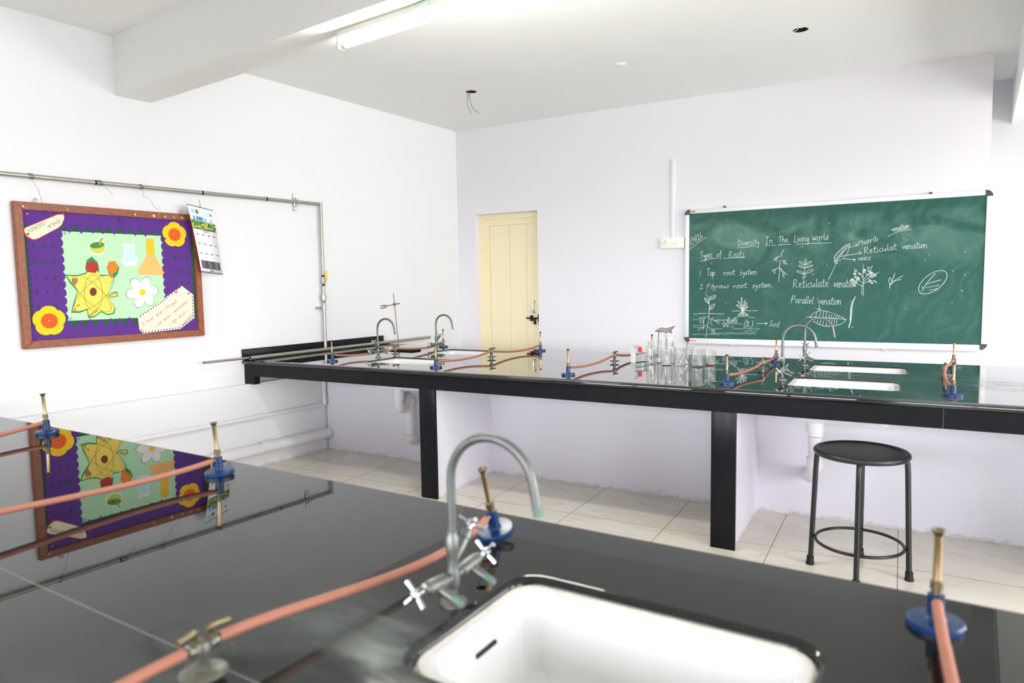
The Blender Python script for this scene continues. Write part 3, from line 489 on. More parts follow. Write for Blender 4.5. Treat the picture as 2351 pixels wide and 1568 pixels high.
('chalk_drawing','chalk drawing of a leaf with paired leaflets',[[(10124,6896),(10113,6491),(10079,6181),(10071,5931),(9927,5590)],[(10124,6896),(10033,7116),(10134,7287),(10235,7110),(10135,6895)],[(10068,6773),(9776,6843),(9597,7098),(9890,7008),(10068,6773)],[(10155,6770),(10470,6855),(10667,7066),(10352,7013),(10155,6770)],[(10073,6492),(9782,6531),(9562,6755),(9837,6685),(10072,6523)],[(10159,6521),(10534,6543),(10788,6734),(10416,6701),(10159,6521)],[(10052,6025),(9674,6065),(9406,6321),(9787,6250),(10070,6025)],[(10139,6042),(10570,6138),(10852,6380),(10422,6359),(10139,6042)],[(10081,6025),(9998,5808),(10100,5631),(10212,5866),(10093,6024)]]),
('chalk_drawing','chalk drawing of a tilted veined leaf on an arrow',[[(12364,6954),(12300,7352),(12597,7768),(13083,8234),(13505,8428),(13416,8040),(13273,7562),(12969,7148),(12557,7009),(12364,6954)],[(12337,6924),(12930,7695),(13505,8428)],[(12532,6918),(12241,6193),(11919,5451)],[(12383,6831),(12531,6931),(12618,6794)],[(12473,7072),(12344,7369)],[(12473,7072),(12650,7104)],[(12588,7225),(12465,7507)],[(12588,7225),(12759,7256)],[(12702,7377),(12585,7645)],[(12702,7377),(12867,7408)],[(12816,7529),(12706,7783)],[(12816,7529),(12975,7560)],[(12930,7680),(12826,7920)],[(12930,7680),(13083,7711)],[(13044,7831),(12945,8057)],[(13044,7831),(13191,7862)],[(13157,7982),(13065,8194)],[(13157,7982),(13299,8013)],[(13270,8132),(13184,8330)],[(13270,8132),(13406,8163)]]),
('chalk_drawing','chalk drawing of a bushy little tree',[[(14540,4126),(14538,5177),(14461,5965),(14491,6683)],[(14408,4233),(14446,5113)],[(14480,5178),(14000,5554),(13839,6373)],[(14508,5440),(14906,5890),(15145,6574)],[(14550,5151),(15208,5428),(15527,5136)],[(14469,5637),(14179,5971)],[(14547,5282),(15084,5756),(15653,6042)],[(14462,4916),(13985,5159),(13811,5518)],[(15227,5165),(15175,5104),(15083,5123),(15068,5196),(15149,5231),(15227,5165)],[(14151,5429),(14095,5365),(13995,5384),(13979,5464),(14067,5501),(14151,5430)],[(13766,5395),(13702,5322),(13589,5344),(13570,5434),(13671,5476),(13766,5396)],[(13713,5326),(13665,5270),(13580,5287),(13566,5355),(13641,5387),(13713,5326)],[(15433,5737),(15389,5686),(15310,5701),(15297,5765),(15367,5794),(15433,5737)],[(15220,5999),(15161,5931),(15056,5952),(15038,6037),(15131,6076),(15220,6000)],[(13989,5953),(13924,5879),(13808,5902),(13789,5994),(13892,6036),(13989,5954)],[(15129,5952),(15090,5907),(15020,5921),(15008,5977),(15070,6003),(15129,5952)],[(14674,6050),(14617,5984),(14516,6005),(14499,6086),(14589,6124),(14674,6050)],[(15158,5953),(15117,5905),(15043,5920),(15031,5979),(15096,6006),(15158,5953)],[(15106,6060),(15065,6012),(14992,6027),(14980,6086),(15044,6113),(15106,6060)],[(15417,5308),(15378,5262),(15308,5276),(15296,5332),(15358,5358),(15417,5308)],[(15085,5281),(15040,5228),(14959,5244),(14945,5309),(15017,5340),(15085,5281)],[(15274,5856),(15222,5796),(15130,5814),(15114,5888),(15196,5923),(15274,5856)],[(15051,5965),(15006,5913),(14925,5929),(14912,5993),(14983,6023),(15051,5965)],[(14294,5534),(14236,5468),(14134,5488),(14117,5569),(14207,5608),(14294,5534)],[(15306,5741),(15249,5674),(15147,5695),(15130,5776),(15220,5814),(15306,5741)],[(14375,5911),(14327,5856),(14242,5873),(14228,5940),(14303,5972),(14375,5911)],[(15049,5403),(14998,5344),(14908,5362),(14893,5434),(14973,5468),(15049,5403)],[(13918,5900),(13870,5846),(13786,5863),(13773,5929),(13847,5960),(13918,5900)],[(14277,5949),(14225,5889),(14131,5908),(14116,5982),(14199,6016),(14277,5949)],[(15220,5646),(15160,5576),(15052,5597),(15035,5683),(15130,5724),(15220,5646)],[(14128,5413),(14089,5367),(14018,5381),(14007,5437),(14069,5463),(14128,5413)],[(13828,5399),(13770,5332),(13666,5353),(13649,5435),(13741,5474),(13828,5400)],[(14206,5571),(14158,5515),(14071,5532),(14057,5601),(14133,5634),(14206,5571)],[(15441,5856),(15384,5790),(15282,5810),(15266,5892),(15355,5930),(15441,5856)],[(14844,5863),(14796,5807),(14711,5825),(14697,5892),(14772,5924),(14844,5863)],[(14006,5660),(13953,5599),(13857,5617),(13842,5693),(13926,5728),(14006,5660)],[(14195,5621),(14136,5552),(14030,5573),(14012,5657),(14106,5697),(14195,5621)],[(13899,5078),(13836,5005),(13724,5027),(13706,5116),(13805,5158),(13899,5078)],[(15228,5182),(15177,5121),(15084,5140),(15069,5213),(15151,5249),(15228,5182)],[(14967,6173),(14903,6099),(14789,6123),(14770,6214),(14871,6257),(14967,6174)],[(15083,5814),(15022,5743),(14914,5765),(14896,5852),(14992,5892),(15083,5814)],[(14641,6221),(14584,6154),(14482,6175),(14465,6257),(14555,6295),(14641,6221)],[(13957,4990),(13900,4925),(13800,4944),(13784,5024),(13872,5062),(13957,4990)],[(14655,6168),(14605,6110),(14517,6128),(14502,6199),(14580,6232),(14655,6168)],[(13979,5660),(13942,5617),(13874,5630),(13863,5683),(13923,5709),(13979,5660)],[(14681,6250),(14631,6193),(14544,6211),(14530,6281),(14607,6313),(14680,6250)],[(14972,6404),(14910,6333),(14800,6355),(14782,6443),(14879,6484),(14972,6404)],[(13811,5490),(13756,5426),(13658,5446),(13642,5523),(13729,5560),(13811,5490)],[(14110,5248),(14066,5198),(13989,5213),(13976,5275),(14045,5304),(14110,5249)],[(14010,5295),(13946,5221),(13832,5243),(13813,5334),(13914,5377),(14010,5295)],[(14059,6176),(14002,6111),(13901,6132),(13884,6212),(13974,6250),(14059,6177)],[(13767,5487),(13713,5425),(13615,5444),(13600,5521),(13685,5557),(13767,5488)]]),
('chalk_drawing','chalk drawing of a small sprig',[[(16430,4697),(16421,5046),(16298,5409),(16428,5626),(16584,5276),(16422,4994)],[(16478,5019),(16751,5376),(17303,5712)],[(16585,5250),(16632,5596),(16759,5941)],[(16664,5249),(16920,5360),(17199,5432)]]),
('chalk_drawing','chalk drawing of an oval leaf with side veins',[[(20226,5908),(20286,5604),(20161,5214),(19874,4813),(19481,4479),(19057,4280),(18688,4257),(18449,4416),(18388,4726),(18518,5123),(18813,5528),(19211,5859),(19632,6050),(19994,6067),(20226,5908)],[(18639,4509),(18916,5087),(19486,5856)],[(18864,5012),(19876,5348)],[(18872,4734),(19781,4949)],[(19148,4554),(19683,4662)],[(18709,4711),(18628,4864)]]),
]
NOTES={
'title':[[(749,7067),(706,7066),(686,7008),(763,6957),(758,6883),(705,6877)],[(858,7118),(812,7127),(783,7016),(836,6928),(887,6992)],[(911,7172),(943,6989)],[(870,7160),(948,7205)],[(913,6972),(982,7011)],[(1045,7261),(967,7216),(1011,7028),(1089,7072)],[(989,7122),(1048,7156)],[(1109,7083),(1065,7273)],[(1065,7273),(1197,7134)],[(1197,7134),(1153,7323)],[(1234,7358),(1266,7173)],[(1178,7313),(1210,7368),(1291,7402)],[(1333,7415),(1365,7230)],[(1291,7402),(1370,7448)],[(1335,7213),(1404,7252)],[(1402,7454),(1434,7269)],[(1392,7449),(1469,7505)],[(1422,7370),(1479,7415)],[(1531,7529),(1564,7343)],[(1489,7516),(1569,7562)],[(1534,7326),(1603,7366)],[(1686,7593),(1638,7602),(1608,7489),(1663,7400),(1716,7466)],[(1788,7171),(1758,7359),(1823,7288),(1845,7409),(1898,7233)],[(1963,7488),(1875,7438),(1919,7245),(2007,7295)],[(1897,7342),(1963,7379)],[(2043,7522),(2073,7333)],[(1979,7473),(2016,7530),(2106,7570)],[(2151,7377),(2106,7570)],[(2250,7433),(2206,7627)],[(2129,7473),(2228,7530)],[(2295,7678),(2251,7592),(2271,7506),(2339,7484),(2383,7569),(2363,7656),(2295,7678)],[(2395,7735),(2429,7534),(2493,7583),(2521,7684),(2467,7752),(2384,7729)]],
'quote':[[[(7107,1218),(7184,992)],[(7045,1195),(7158,1265)],[(7142,966),(7241,1027)],[(7314,1362),(7411,1132)],[(7379,1209),(7400,1286),(7448,1300),(7486,1211),(7526,1203)],[(7527,1284),(7607,1350),(7571,1392),(7528,1366),(7527,1284),(7583,1238),(7644,1308)],[(7735,1477),(7672,1454),(7651,1377),(7692,1321),(7741,1335),(7762,1413),(7729,1490),(7768,1400),(7813,1380)],[(7783,1491),(7801,1535),(7857,1406)],[(7818,1496),(7845,1561),(7879,1566)],[(8126,1719),(8062,1696),(8041,1617),(8083,1562),(8133,1576),(8154,1655),(8120,1732),(8160,1642),(8206,1621)],[(8164,1759),(8220,1630)],[(8181,1720),(8208,1786),(8258,1800),(8297,1710),(8338,1702)],[(8425,1887),(8355,1877),(8333,1798),(8376,1742),(8426,1757),(8447,1836),(8383,2025),(8453,1823),(8500,1802)],[(8606,2032),(8657,1915),(8692,1921)],[(8583,2083),(8586,2102)],[(8854,2284),(8798,2282),(8817,2196),(8871,2031),(8891,1944)],[(8775,2120),(8873,2197)],[(8963,2253),(8921,2177),(8949,2112),(9021,2123),(9043,2203),(8999,2258),(8963,2253),(9029,2277)],[(9065,2283),(9083,2327),(9141,2197)],[(9101,2288),(9129,2355),(9165,2361)],[(9301,2445),(9234,2420),(9212,2340),(9272,2294),(9321,2357),(9295,2458),(9377,2275),(9339,2186),(9276,2197)],[(9370,2421),(9455,2490),(9416,2533),(9371,2505),(9370,2421),(9429,2374),(9494,2447)],[(9482,2690),(9555,2485),(9597,2477),(9637,2519)],[(9456,2574),(9572,2663)],[(9668,2538),(9676,2476)]],[[(7934,885),(7982,787),(8014,795)],[(7912,929),(7915,945)],[(8180,1043),(8134,1025),(8118,985),(8193,979),(8201,926),(8142,899)],[(8228,1018),(8304,1085),(8269,1119),(8228,1091),(8228,1018),(8282,982),(8339,1051)],[(8350,1102),(8425,1170),(8390,1204),(8350,1176),(8350,1102),(8404,1067),(8461,1136)],[(8654,1374),(8594,1347),(8575,1274),(8615,1229),(8662,1247),(8681,1319),(8648,1385),(8686,1308),(8730,1294)],[(8689,1413),(8744,1304)],[(8706,1380),(8730,1442),(8777,1460),(8815,1383),(8854,1380)],[(8933,1554),(8867,1538),(8848,1465),(8889,1420),(8936,1437),(8955,1510),(8892,1673),(8961,1499),(9005,1485)],[(9102,1701),(9152,1602),(9185,1611)],[(9079,1745),(9082,1762)],[(9279,1796),(9296,1837),(9352,1727)],[(9313,1804),(9338,1867),(9371,1875)],[(9422,1850),(9500,1920),(9463,1954),(9421,1925),(9422,1850),(9478,1815),(9536,1886)],[(9519,1994),(9576,1883)],[(9536,1960),(9562,2023),(9601,2021),(9646,1932)],[(9607,2009),(9632,2072),(9671,2070),(9711,1992),(9745,2001)],[(9745,2076),(9824,2146),(9787,2181),(9745,2151),(9745,2076),(9801,2040),(9861,2112)],[(9844,2220),(9901,2109)],[(9861,2187),(9886,2250),(9926,2248),(9972,2159)],[(9932,2236),(9957,2299),(9997,2297),(10037,2220),(10071,2228)],[(9997,2448),(10094,2259),(10143,2278),(10183,2351),(10160,2396),(10100,2399),(10060,2326)],[(10214,2404),(10295,2475),(10257,2509),(10214,2479),(10214,2404),(10272,2368),(10332,2440)],[(10326,2527),(10343,2569),(10401,2458)],[(10361,2536),(10387,2600),(10421,2609)],[(10511,2550),(10520,2495)]],[[(8973,985),(9033,870),(9071,879)],[(8946,1036),(8949,1056)],[(9290,1176),(9212,1156),(9191,1070),(9241,1017),(9295,1039),(9317,1124),(9238,1316),(9323,1112),(9376,1096)],[(9405,1293),(9361,1209),(9395,1144),(9473,1165),(9494,1251),(9444,1303),(9405,1293),(9476,1326)],[(9752,1523),(9680,1490),(9659,1403),(9709,1350),(9765,1372),(9787,1459),(9745,1536),(9793,1446),(9847,1430)],[(9794,1571),(9863,1442)],[(9815,1532),(9843,1606),(9899,1628),(9948,1538),(9994,1535)],[(10087,1744),(10007,1723),(9986,1636),(10037,1583),(10093,1605),(10115,1692),(10034,1885),(10122,1679),(10176,1664)],[(10288,1923),(10351,1806),(10391,1817)],[(10260,1975),(10263,1995)]],[[(9852,879),(9901,815),(9947,809),(9951,859),(9911,931),(9967,857),(9997,853)],[(9944,960),(10014,868)],[(9965,933),(9970,983),(10002,996),(10051,931),(10082,927)],[(10102,1068),(10054,1057),(10057,997),(10100,958),(10132,971),(10130,1031),(10040,1168),(10137,1021),(10175,1008)],[(10157,1070),(10200,1123),(10164,1153),(10139,1131),(10157,1070),(10209,1038),(10237,1094)],[(10212,1164),(10215,1198),(10285,1105)],[(10236,1170),(10240,1220),(10264,1226)],[(10332,1285),(10300,1272),(10297,1239),(10359,1232),(10379,1187),(10338,1166)],[(10318,1397),(10416,1250),(10447,1247),(10466,1278)],[(10327,1311),(10388,1380)],[(10477,1413),(10436,1392),(10439,1332),(10483,1293),(10515,1307),(10513,1366),(10470,1422),(10520,1357),(10558,1344)],[(10496,1444),(10567,1352)],[(10517,1417),(10522,1467),(10554,1480),(10604,1415),(10636,1412)],[(10656,1554),(10607,1542),(10610,1482),(10654,1444),(10687,1457),(10684,1517),(10593,1654),(10692,1507),(10730,1495)]]],
'formulas':[[(3795,1858),(3758,1862),(3749,1778),(3802,1717),(3834,1768)],[(3857,1755),(3799,1890)],[(3919,1797),(3861,1932)],[(3828,1822),(3890,1864)],[(3895,1936),(3916,1970),(3943,1949),(3928,1900),(3979,1886),(3968,1829),(3934,1826)],[(4016,2008),(3979,2012),(3970,1928),(4023,1867),(4055,1918)],[(4055,2064),(4037,2003),(4062,1942),(4114,1928),(4132,1990),(4106,2050),(4055,2064)],[(4145,2126),(4127,2064),(4153,2004),(4204,1990),(4223,2051),(4197,2112),(4145,2126)],[(4260,2028),(4201,2164)],[(4323,2070),(4264,2206)],[(4231,2096),(4294,2138)],[(4985,2959),(4953,3107)],[(4953,3107),(5063,2993)],[(5063,2993),(5031,3141)],[(5143,3108),(5106,3101),(5087,3057),(5105,3020),(5133,3022),(5152,3067),(5141,3116),(5153,3058),(5176,3041)],[(5176,3041),(5144,3189)],[(5255,3075),(5223,3223)],[(5160,3115),(5239,3149)],[(5333,3244),(5293,3253),(5263,3168),(5307,3097),(5354,3144)],[(5389,3295),(5354,3235),(5368,3168),(5421,3146),(5456,3206),(5442,3272),(5389,3295)],[(5472,3312),(5504,3344),(5528,3318),(5500,3270),(5553,3248),(5527,3191),(5488,3192)],[(3096,2391),(3078,2521)],[(3173,2421),(3155,2551)],[(3087,2456),(3164,2486)],[(3224,2578),(3186,2525),(3194,2467),(3242,2448),(3280,2501),(3272,2558),(3224,2578)],[(2839,2200),(2797,2131),(2813,2075),(2875,2074),(2917,2143),(2901,2199),(2839,2200)],[(2959,2129),(2922,2254)],[(3053,2190),(3016,2316)],[(2940,2191),(3034,2253)]],
'orbits':[[(4675,3277),(4624,2880),(4512,2531),(4353,2274),(4168,2140),(3978,2143),(3807,2283),(3675,2541),(3597,2886),(3583,3276),(3633,3666),(3741,4010),(3896,4267),(4079,4407),(4269,4411),(4442,4278),(4578,4022),(4659,3675),(4675,3277)],[(5101,2088),(4898,2018),(4591,2097),(4222,2313),(3837,2636),(3483,3025),(3200,3434),(3019,3815),(2960,4124),(3029,4328),(3218,4403),(3507,4339),(3865,4142),(4249,3831),(4614,3443),(4914,3023),(5110,2625),(5175,2299),(5101,2088)],[(5407,4291),(5464,4056),(5361,3719),(5113,3324),(4753,2921),(4327,2560),(3889,2286),(3491,2128),(3179,2102),(2988,2211),(2937,2439),(3032,2760),(3263,3138),(3605,3531),(4019,3893),(4458,4180),(4869,4355),(5200,4395),(5407,4291)]],
'daisy_orbits':[[(8181,3151),(8109,3064),(7933,3001),(7675,2971),(7369,2976),(7053,3016),(6764,3085),(6536,3174),(6395,3273),(6356,3371),(6424,3456),(6591,3518),(6839,3550),(7139,3548),(7456,3512),(7752,3444),(7990,3354),(8140,3252),(8181,3151)],[(7616,2313),(7512,2338),(7377,2475),(7228,2706),(7083,3002),(6960,3329),(6872,3645),(6830,3915),(6839,4107),(6897,4198),(6999,4177),(7131,4046),(7279,3820),(7425,3525),(7551,3197),(7641,2875),(7685,2599),(7676,2404),(7616,2313)],[(7776,4173),(7820,4078),(7795,3884),(7705,3614),(7560,3303),(7379,2988),(7183,2708),(6997,2497),(6843,2378),(6739,2366),(6697,2462),(6721,2653),(6809,2917),(6951,3224),(7129,3537),(7324,3818),(7512,4034),(7669,4158),(7776,4173)]],
}
POLY={
'star':[(2567,4424),(3224,4380),(3810,4563),(3759,4836),(3876,5338),(4192,5573),(4516,5212),(4586,4797),(4528,4427),(5174,4400),(5053,4895),(5229,5270),(5593,5305),(5842,4903),(5724,4476),(5429,4146),(5066,3398),(5010,3212),(5631,3294),(5632,3009),(5080,2901),(5445,2209),(5333,1882),(4964,1776),(4533,2011),(4074,1689),(3728,1678),(3692,2186),(3240,2022),(2759,2061),(2900,2579),(3202,3385),(2781,3931)],
'star_in':[(2660,4343),(3219,4307),(3751,4453),(3915,4609),(4481,4658),(4575,4335),(5199,4363),(5446,4269),(5341,4043),(5047,3371),(5036,3202),(5582,3238),(5570,3049),(5057,2958),(5382,2230),(5246,1952),(4952,1871),(4539,2104),(4080,1781),(3777,1768),(3732,2276),(3247,2131),(2831,2148),(2966,2577),(3243,3385)],
'apple':[(3822,5155),(4128,5251),(4220,5344),(4298,5208),(4510,5119),(4516,4797),(4341,4519),(4083,4545),(3872,4609),(3779,4881)],
'bulb':[(5229,5270),(5591,5276),(5781,4949),(5641,4618),(5426,4523),(5372,4241),(5226,4213),(5209,4522),(5086,4708),(5098,5035)],
'core':[(4336,3328),(4313,3226),(4262,3140),(4191,3083),(4110,3065),(4032,3087),(3968,3146),(3929,3234),(3920,3336),(3942,3437),(3992,3523),(4063,3580),(4144,3599),(4222,3577),(4286,3518),(4326,3431)],
'banana':[(2919,4155),(3215,4244),(3287,4063),(3100,3749),(2937,3795)],
'mortar_bg':[(4022,6279),(4383,6540),(4670,6671),(4796,6851),(5015,6834),(4951,6517),(5073,6336),(5031,5964),(4767,5697),(4330,5713),(4043,5934)],
'mortar':[(4070,6226),(4379,6475),(4819,6530),(5040,6381),(4999,6009),(4754,5771),(4378,5779),(4130,5955)],
'mortar_in':[(4983,6370),(4943,6275),(4824,6185),(4649,6118),(4454,6087),(4278,6098),(4154,6148),(4107,6228),(4146,6321),(4262,6410),(4434,6477),(4629,6510),(4808,6500),(4934,6450)],
'pestle':[(4647,6302),(4742,6693),(4927,6830),(4954,6702),(4821,6558),(4751,6288)],
'flask_bg':[(6097,6469),(6940,6454),(6892,6289),(6862,5808),(7098,5447),(7054,5205),(6782,4980),(6265,5002),(6001,5236),(6096,5570),(6203,5790),(6214,6265),(6105,6299)],
'flask_hi':[(6253,6304),(6835,6287),(6786,5806),(7049,5427),(7043,5331),(6062,5313),(6090,5475),(6275,5764)],
'flask_lo':[(6060,5294),(7042,5311),(6786,5038),(6267,5031)],
'cone':[(7697,6842),(7967,6912),(8231,6865),(8244,5766),(8861,4585),(8766,4365),(7035,4431),(7021,4673),(7699,5752)],
'cone_hi':[(7695,6803),(8229,6826),(8244,5766),(7699,5752)],
'title':[(516,6973),(565,7145),(2318,8032),(2684,8103),(2726,7885),(2563,7478),(2349,7272),(1167,6553),(936,6508),(646,6683)],
'quote':[(6830,1571),(8991,2978),(10029,3640),(10859,2987),(10839,1320),(9742,605),(7130,456),(6875,738)],
'green':[(2456,7076),(8951,7096),(9058,1511),(2382,1567)],
}
# f1 (9713, 7213)
# f1e (10671, 7208)
# f1d (10190, 7236)
# f2 (1503, 1614)
# f2e (618, 1705)
# f2d (1054, 1682)
# daisy (7252, 3244)
# daisye (8340, 3193)
CALQ={'TL':(0.125,-3.161,1.9882),'TR':(0.05,-2.9238,1.9687),'BR':(0.035,-2.8599,1.5058),'BL':(0.075,-3.0534,1.5264)}

# ------------------------------------------------------------------ the room
def frame_obj(name, M, label=None, cat=None):
    o = bpy.data.objects.new(name, None); COL.objects.link(o); o.empty_display_size = 0.1; o.matrix_world = M
    if label: tag(o, label, cat)
    return o
# floor, laid square to the benches
fl = obj('floor', box(bm_new(), -1.2, 8.6, -8.0, 4.5, -0.08, 0.0), FLOORM, smooth=False)
fl.location = (0, YA, 0); fl.rotation_euler = (0, 0, ANG_A); struct(fl)
# ceiling with two open recesses
HOLES = [((1.061, -1.108), 0.047), ((3.668, -0.947), 0.049)]
cm = slab([(-0.3, YB - 0.3), (XR + 0.3, YB - 0.3), (XR + 0.3, 2.2), (-0.3, 2.2)], [[(c[0] + r * math.cos(2 * math.pi * k / 28), c[1] + r * math.sin(2 * math.pi * k / 28)) for k in range(28)] for c, r in HOLES], HC, HC + 0.09, 0.0)
ceil = struct(obj('ceiling', cm, CEIL, smooth=False))
for (c, r) in HOLES:
    b = bm_new(); lathe(b, [(r - 0.004, 0), (r + 0.004, 0), (r + 0.004, 0.13), (0, 0.13), (0, 0.128), (r - 0.004, 0.126), (r - 0.004, 0)], 28)
    o = obj('trim_ceiling_recess', b, DARKH); o.location = (c[0], c[1], HC + 0.002); struct(o)
struct(obj('wall_left', box(bm_new(), -0.25, 0, YB, 0.5, 0, HC), WALL2, smooth=False))
struct(obj('trim_1', box(bm_new(), 0, 0.058, YB, 0.05, 0, 0.662), SCUFF2, smooth=False))     # thicker foot of the left wall
b = bm_new()
box(b, -0.3, 0.222, 0, HC, -0.16, 0); box(b, 0.222, 0.969, 2.141, HC, -0.16, 0); box(b, 0.969, 4.756, 0, HC, -0.16, 0); box(b, 4.60, 4.756, 0, HC, -1.0, -0.16)
# local z points into the room, so the wall body lies at negative z
wf = obj('wall_far', b, WALL, smooth=False); wf.matrix_world = M_FAR; struct(wf)
b = bm_new(); box(b, 4.4, XR + 0.6, 0, HC, -1.02, -0.87)
wn = obj('wall_niche', b, WALL2, smooth=False); wn.matrix_world = M_FAR; struct(wn)
def wall_with_windows(wins, lo, hi, place):
    b = bm_new(); edges = [lo] + [v for w_ in wins for v in w_] + [hi]
    for i in range(0, len(edges), 2): place(b, edges[i], edges[i + 1], 0, HC)
    for k, (a, c) in enumerate(wins):
        if not (wins is WIN_R and k == ADDED_DOORWAY): place(b, a, c, 0, SILL)
        place(b, a, c, HEAD, HC)
    return b
struct(obj('wall_right', wall_with_windows(WIN_R, YB - 0.2, 1.9, lambda b, a, c, z0, z1: box(b, XR, XR + 0.2, a, c, z0, z1)), BACKW, smooth=False))
struct(obj('wall_back', wall_with_windows(WIN_B, -0.2, XR + 0.2, lambda b, a, c, z0, z1: box(b, a, c, YB - 0.2, YB, z0, z1)), BACKW, smooth=False))
FRAMEP = mat('window_frame_paint', rgb(225, 222, 214), 0.4)
n = 0
for i, (a, c) in enumerate(WIN_R + WIN_B):
    if i == ADDED_DOORWAY:                      # added doorway: a plain frame
        b = bm_new(); box(b, 0, .06, -.05, .05, 0, HEAD); box(b, c - a - .06, c - a, -.05, .05, 0, HEAD); box(b, .06, c - a - .06, -.05, .05, HEAD - .06, HEAD)
        o = obj('added_doorway', b, FRAMEP, smooth=False); o.location = (XR + 0.1, a, 0); o.rotation_euler = (0, 0, math.pi / 2); struct(o); continue
    b = bm_new(); w_ = c - a; h_ = HEAD - SILL
    for (u0, u1, v0, v1) in ((0, .05, 0, h_), (w_ - .05, w_, 0, h_), (.05, w_ - .05, 0, .05), (.05, w_ - .05, h_ - .05, h_), (w_ / 2 - .025, w_ / 2 + .025, .05, h_ - .05), (.05, w_ - .05, h_ * .68, h_ * .68 + .04)):
        box(b, u0, u1, -0.03, 0.03, v0, v1)
    o = obj('window_%d' % (i + 1), b, FRAMEP, smooth=False)
    if i < len(WIN_R): o.location = (XR + 0.12, a, SILL); o.rotation_euler = (0, 0, math.pi / 2)
    else: o.location = (a, YB - 0.12, SILL)
    struct(o)
# beams: one across the room from the left wall, one along the window side
b = bm_new(); box(b, -0.2, XR + 0.4, 0, 0.2316, 2.664, HC)
o = obj('beam_cross', b, CEIL, smooth=False); o.location = (0, -3.5383, 0); o.rotation_euler = (0, 0, ANG_BEAM); struct(o)
b = bm_new(); box(b, 4.88, 5.16, YB, 1.4, 2.665, HC)
struct(obj('beam_window_side', b, CEIL, smooth=False))

# ------------------------------------------------------------------ door
d = frame_obj('door_1', M_FAR @ Matrix.Translation((0.222, 0, -0.073))); struct(d)
W_, H_ = 0.747, 2.141
b = bm_new(); box(b, 0, 0.062, 0, H_, -0.07, 0); box(b, W_ - 0.05, W_, 0, H_, -0.07, 0); box(b, 0.062, W_ - 0.05, H_ - 0.055, H_, -0.07, 0)
obj('door_frame', b, CREAM, d, smooth=False)
b = bm_new(); box(b, 0.062, W_ - 0.05, 0.01, H_ - 0.055, -0.06, -0.028)
x0, x1 = 0.062, W_ - 0.05
box(b, x0, x0 + 0.062, 0.01, H_ - 0.055, -0.028, -0.016); box(b, x1 - 0.03, x1, 0.01, H_ - 0.055, -0.028, -0.016); box(b, x0 + 0.062, x1 - 0.03, H_ - 0.12, H_ - 0.055, -0.028, -0.016)
xs = [x0 + 0.064, 0.367, 0.569, x1 - 0.032]
for a, c in zip(xs, xs[1:]): box(b, a + 0.0015, c - 0.0015, 0.02, H_ - 0.123, -0.028, -0.0215)
obj('door_leaf', b, CREAM, d, smooth=False)
b = bm_new(); hx = 0.655
tube(b, [(hx, 1.10, 0.02), (hx, 1.135, 0.026), (hx, 1.18, 0.026), (hx, 1.213, 0.02)], 0.009, 8)
lathe(b, [(0, 0), (0.012, 0), (0.012, 0.012), (0.005, 0.04), (0, 0.04)], 10, M=Matrix.Translation((hx, 1.10, -0.02))); lathe(b, [(0, 0), (0.012, 0), (0.012, 0.012), (0.005, 0.04), (0, 0.04)], 10, M=Matrix.Translation((hx, 1.213, -0.02)))
obj('door_handle', b, CHROME, d)
b = bm_new(); tube(b, [(0.565, 1.04, 0), (0.735, 1.04, 0)], 0.008, 8)
for x, h1, h0 in ((0.625, 1.07, 1.01), (0.715, 1.08, 1.0)): box(b, x - 0.012, x + 0.012, h0, h1, -0.02, 0.012, bev=0.003)
box(b, 0.655, 0.678, 0.975, 1.045, -0.005, 0.014, bev=0.004); box(b, 0.70, 0.735, 1.03, 1.05, -0.02, 0.01)
obj('door_bolt', b, IRON, d)
b = bm_new(); tube(b, [(0.71, 0.995, -0.005), (0.70, 0.975, 0.0), (0.712, 0.965, 0.004), (0.722, 0.98, 0)], 0.004, 6); obj('hasp', b, STEEL, d)

# ------------------------------------------------------------------ cable cover and switchboard on the far wall
o = obj('cable_cover', box(bm_new(), -0.0175, 0.0175, 0, 0.706, 0, 0.016, bev=0.004), mat('white_pvc_strip', rgb(232, 230, 232), 0.5)); o.matrix_world = M_FAR @ Matrix.Translation((2.365, 1.7975, 0.0))
tag(o, 'white plastic cable cover running up the wall from the switchboard', 'cable cover')
sw = frame_obj('switchboard', M_FAR @ Matrix.Translation((2.2505, 1.702, 0.0)), 'cream switchboard on the wall touching the left edge of the green board', 'switchboard')
SWM = mat('cream_switch_plastic', rgb(242, 240, 226), 0.3)
obj('box', box(bm_new(), 0, 0.222, 0, 0.095, 0, 0.034, bev=0.004), SWM, sw)
b = bm_new(); box(b, 0.006, 0.208, 0.006, 0.089, 0.034, 0.038, bev=0.0015); obj('cover_plate', b, SWM, sw)
for k in range(4): obj('switch', box(bm_new(), 0.074 + k * 0.026, 0.097 + k * 0.026, 0.025, 0.068, 0.0375, 0.044, bev=0.002), SWM, sw)
for x, y, r in ((0.0475, 0.066, 0.0042), (0.039, 0.044, 0.0036), (0.056, 0.044, 0.0036)):
    b = bm_new(); lathe(b, [(0, 0.0385), (r, 0.0385), (r, 0.03), (0, 0.03)], 10, M=Matrix.Translation((x, y, 0))); obj('socket_hole', b, DARKH, sw)
for x in (0.013, 0.197):
    b = bm_new(); lathe(b, [(0.003, 0.036), (0.003, 0.0392), (0, 0.0396)], 8, M=Matrix.Translation((x, 0.05, 0))); obj('screw', b, IRON, sw)

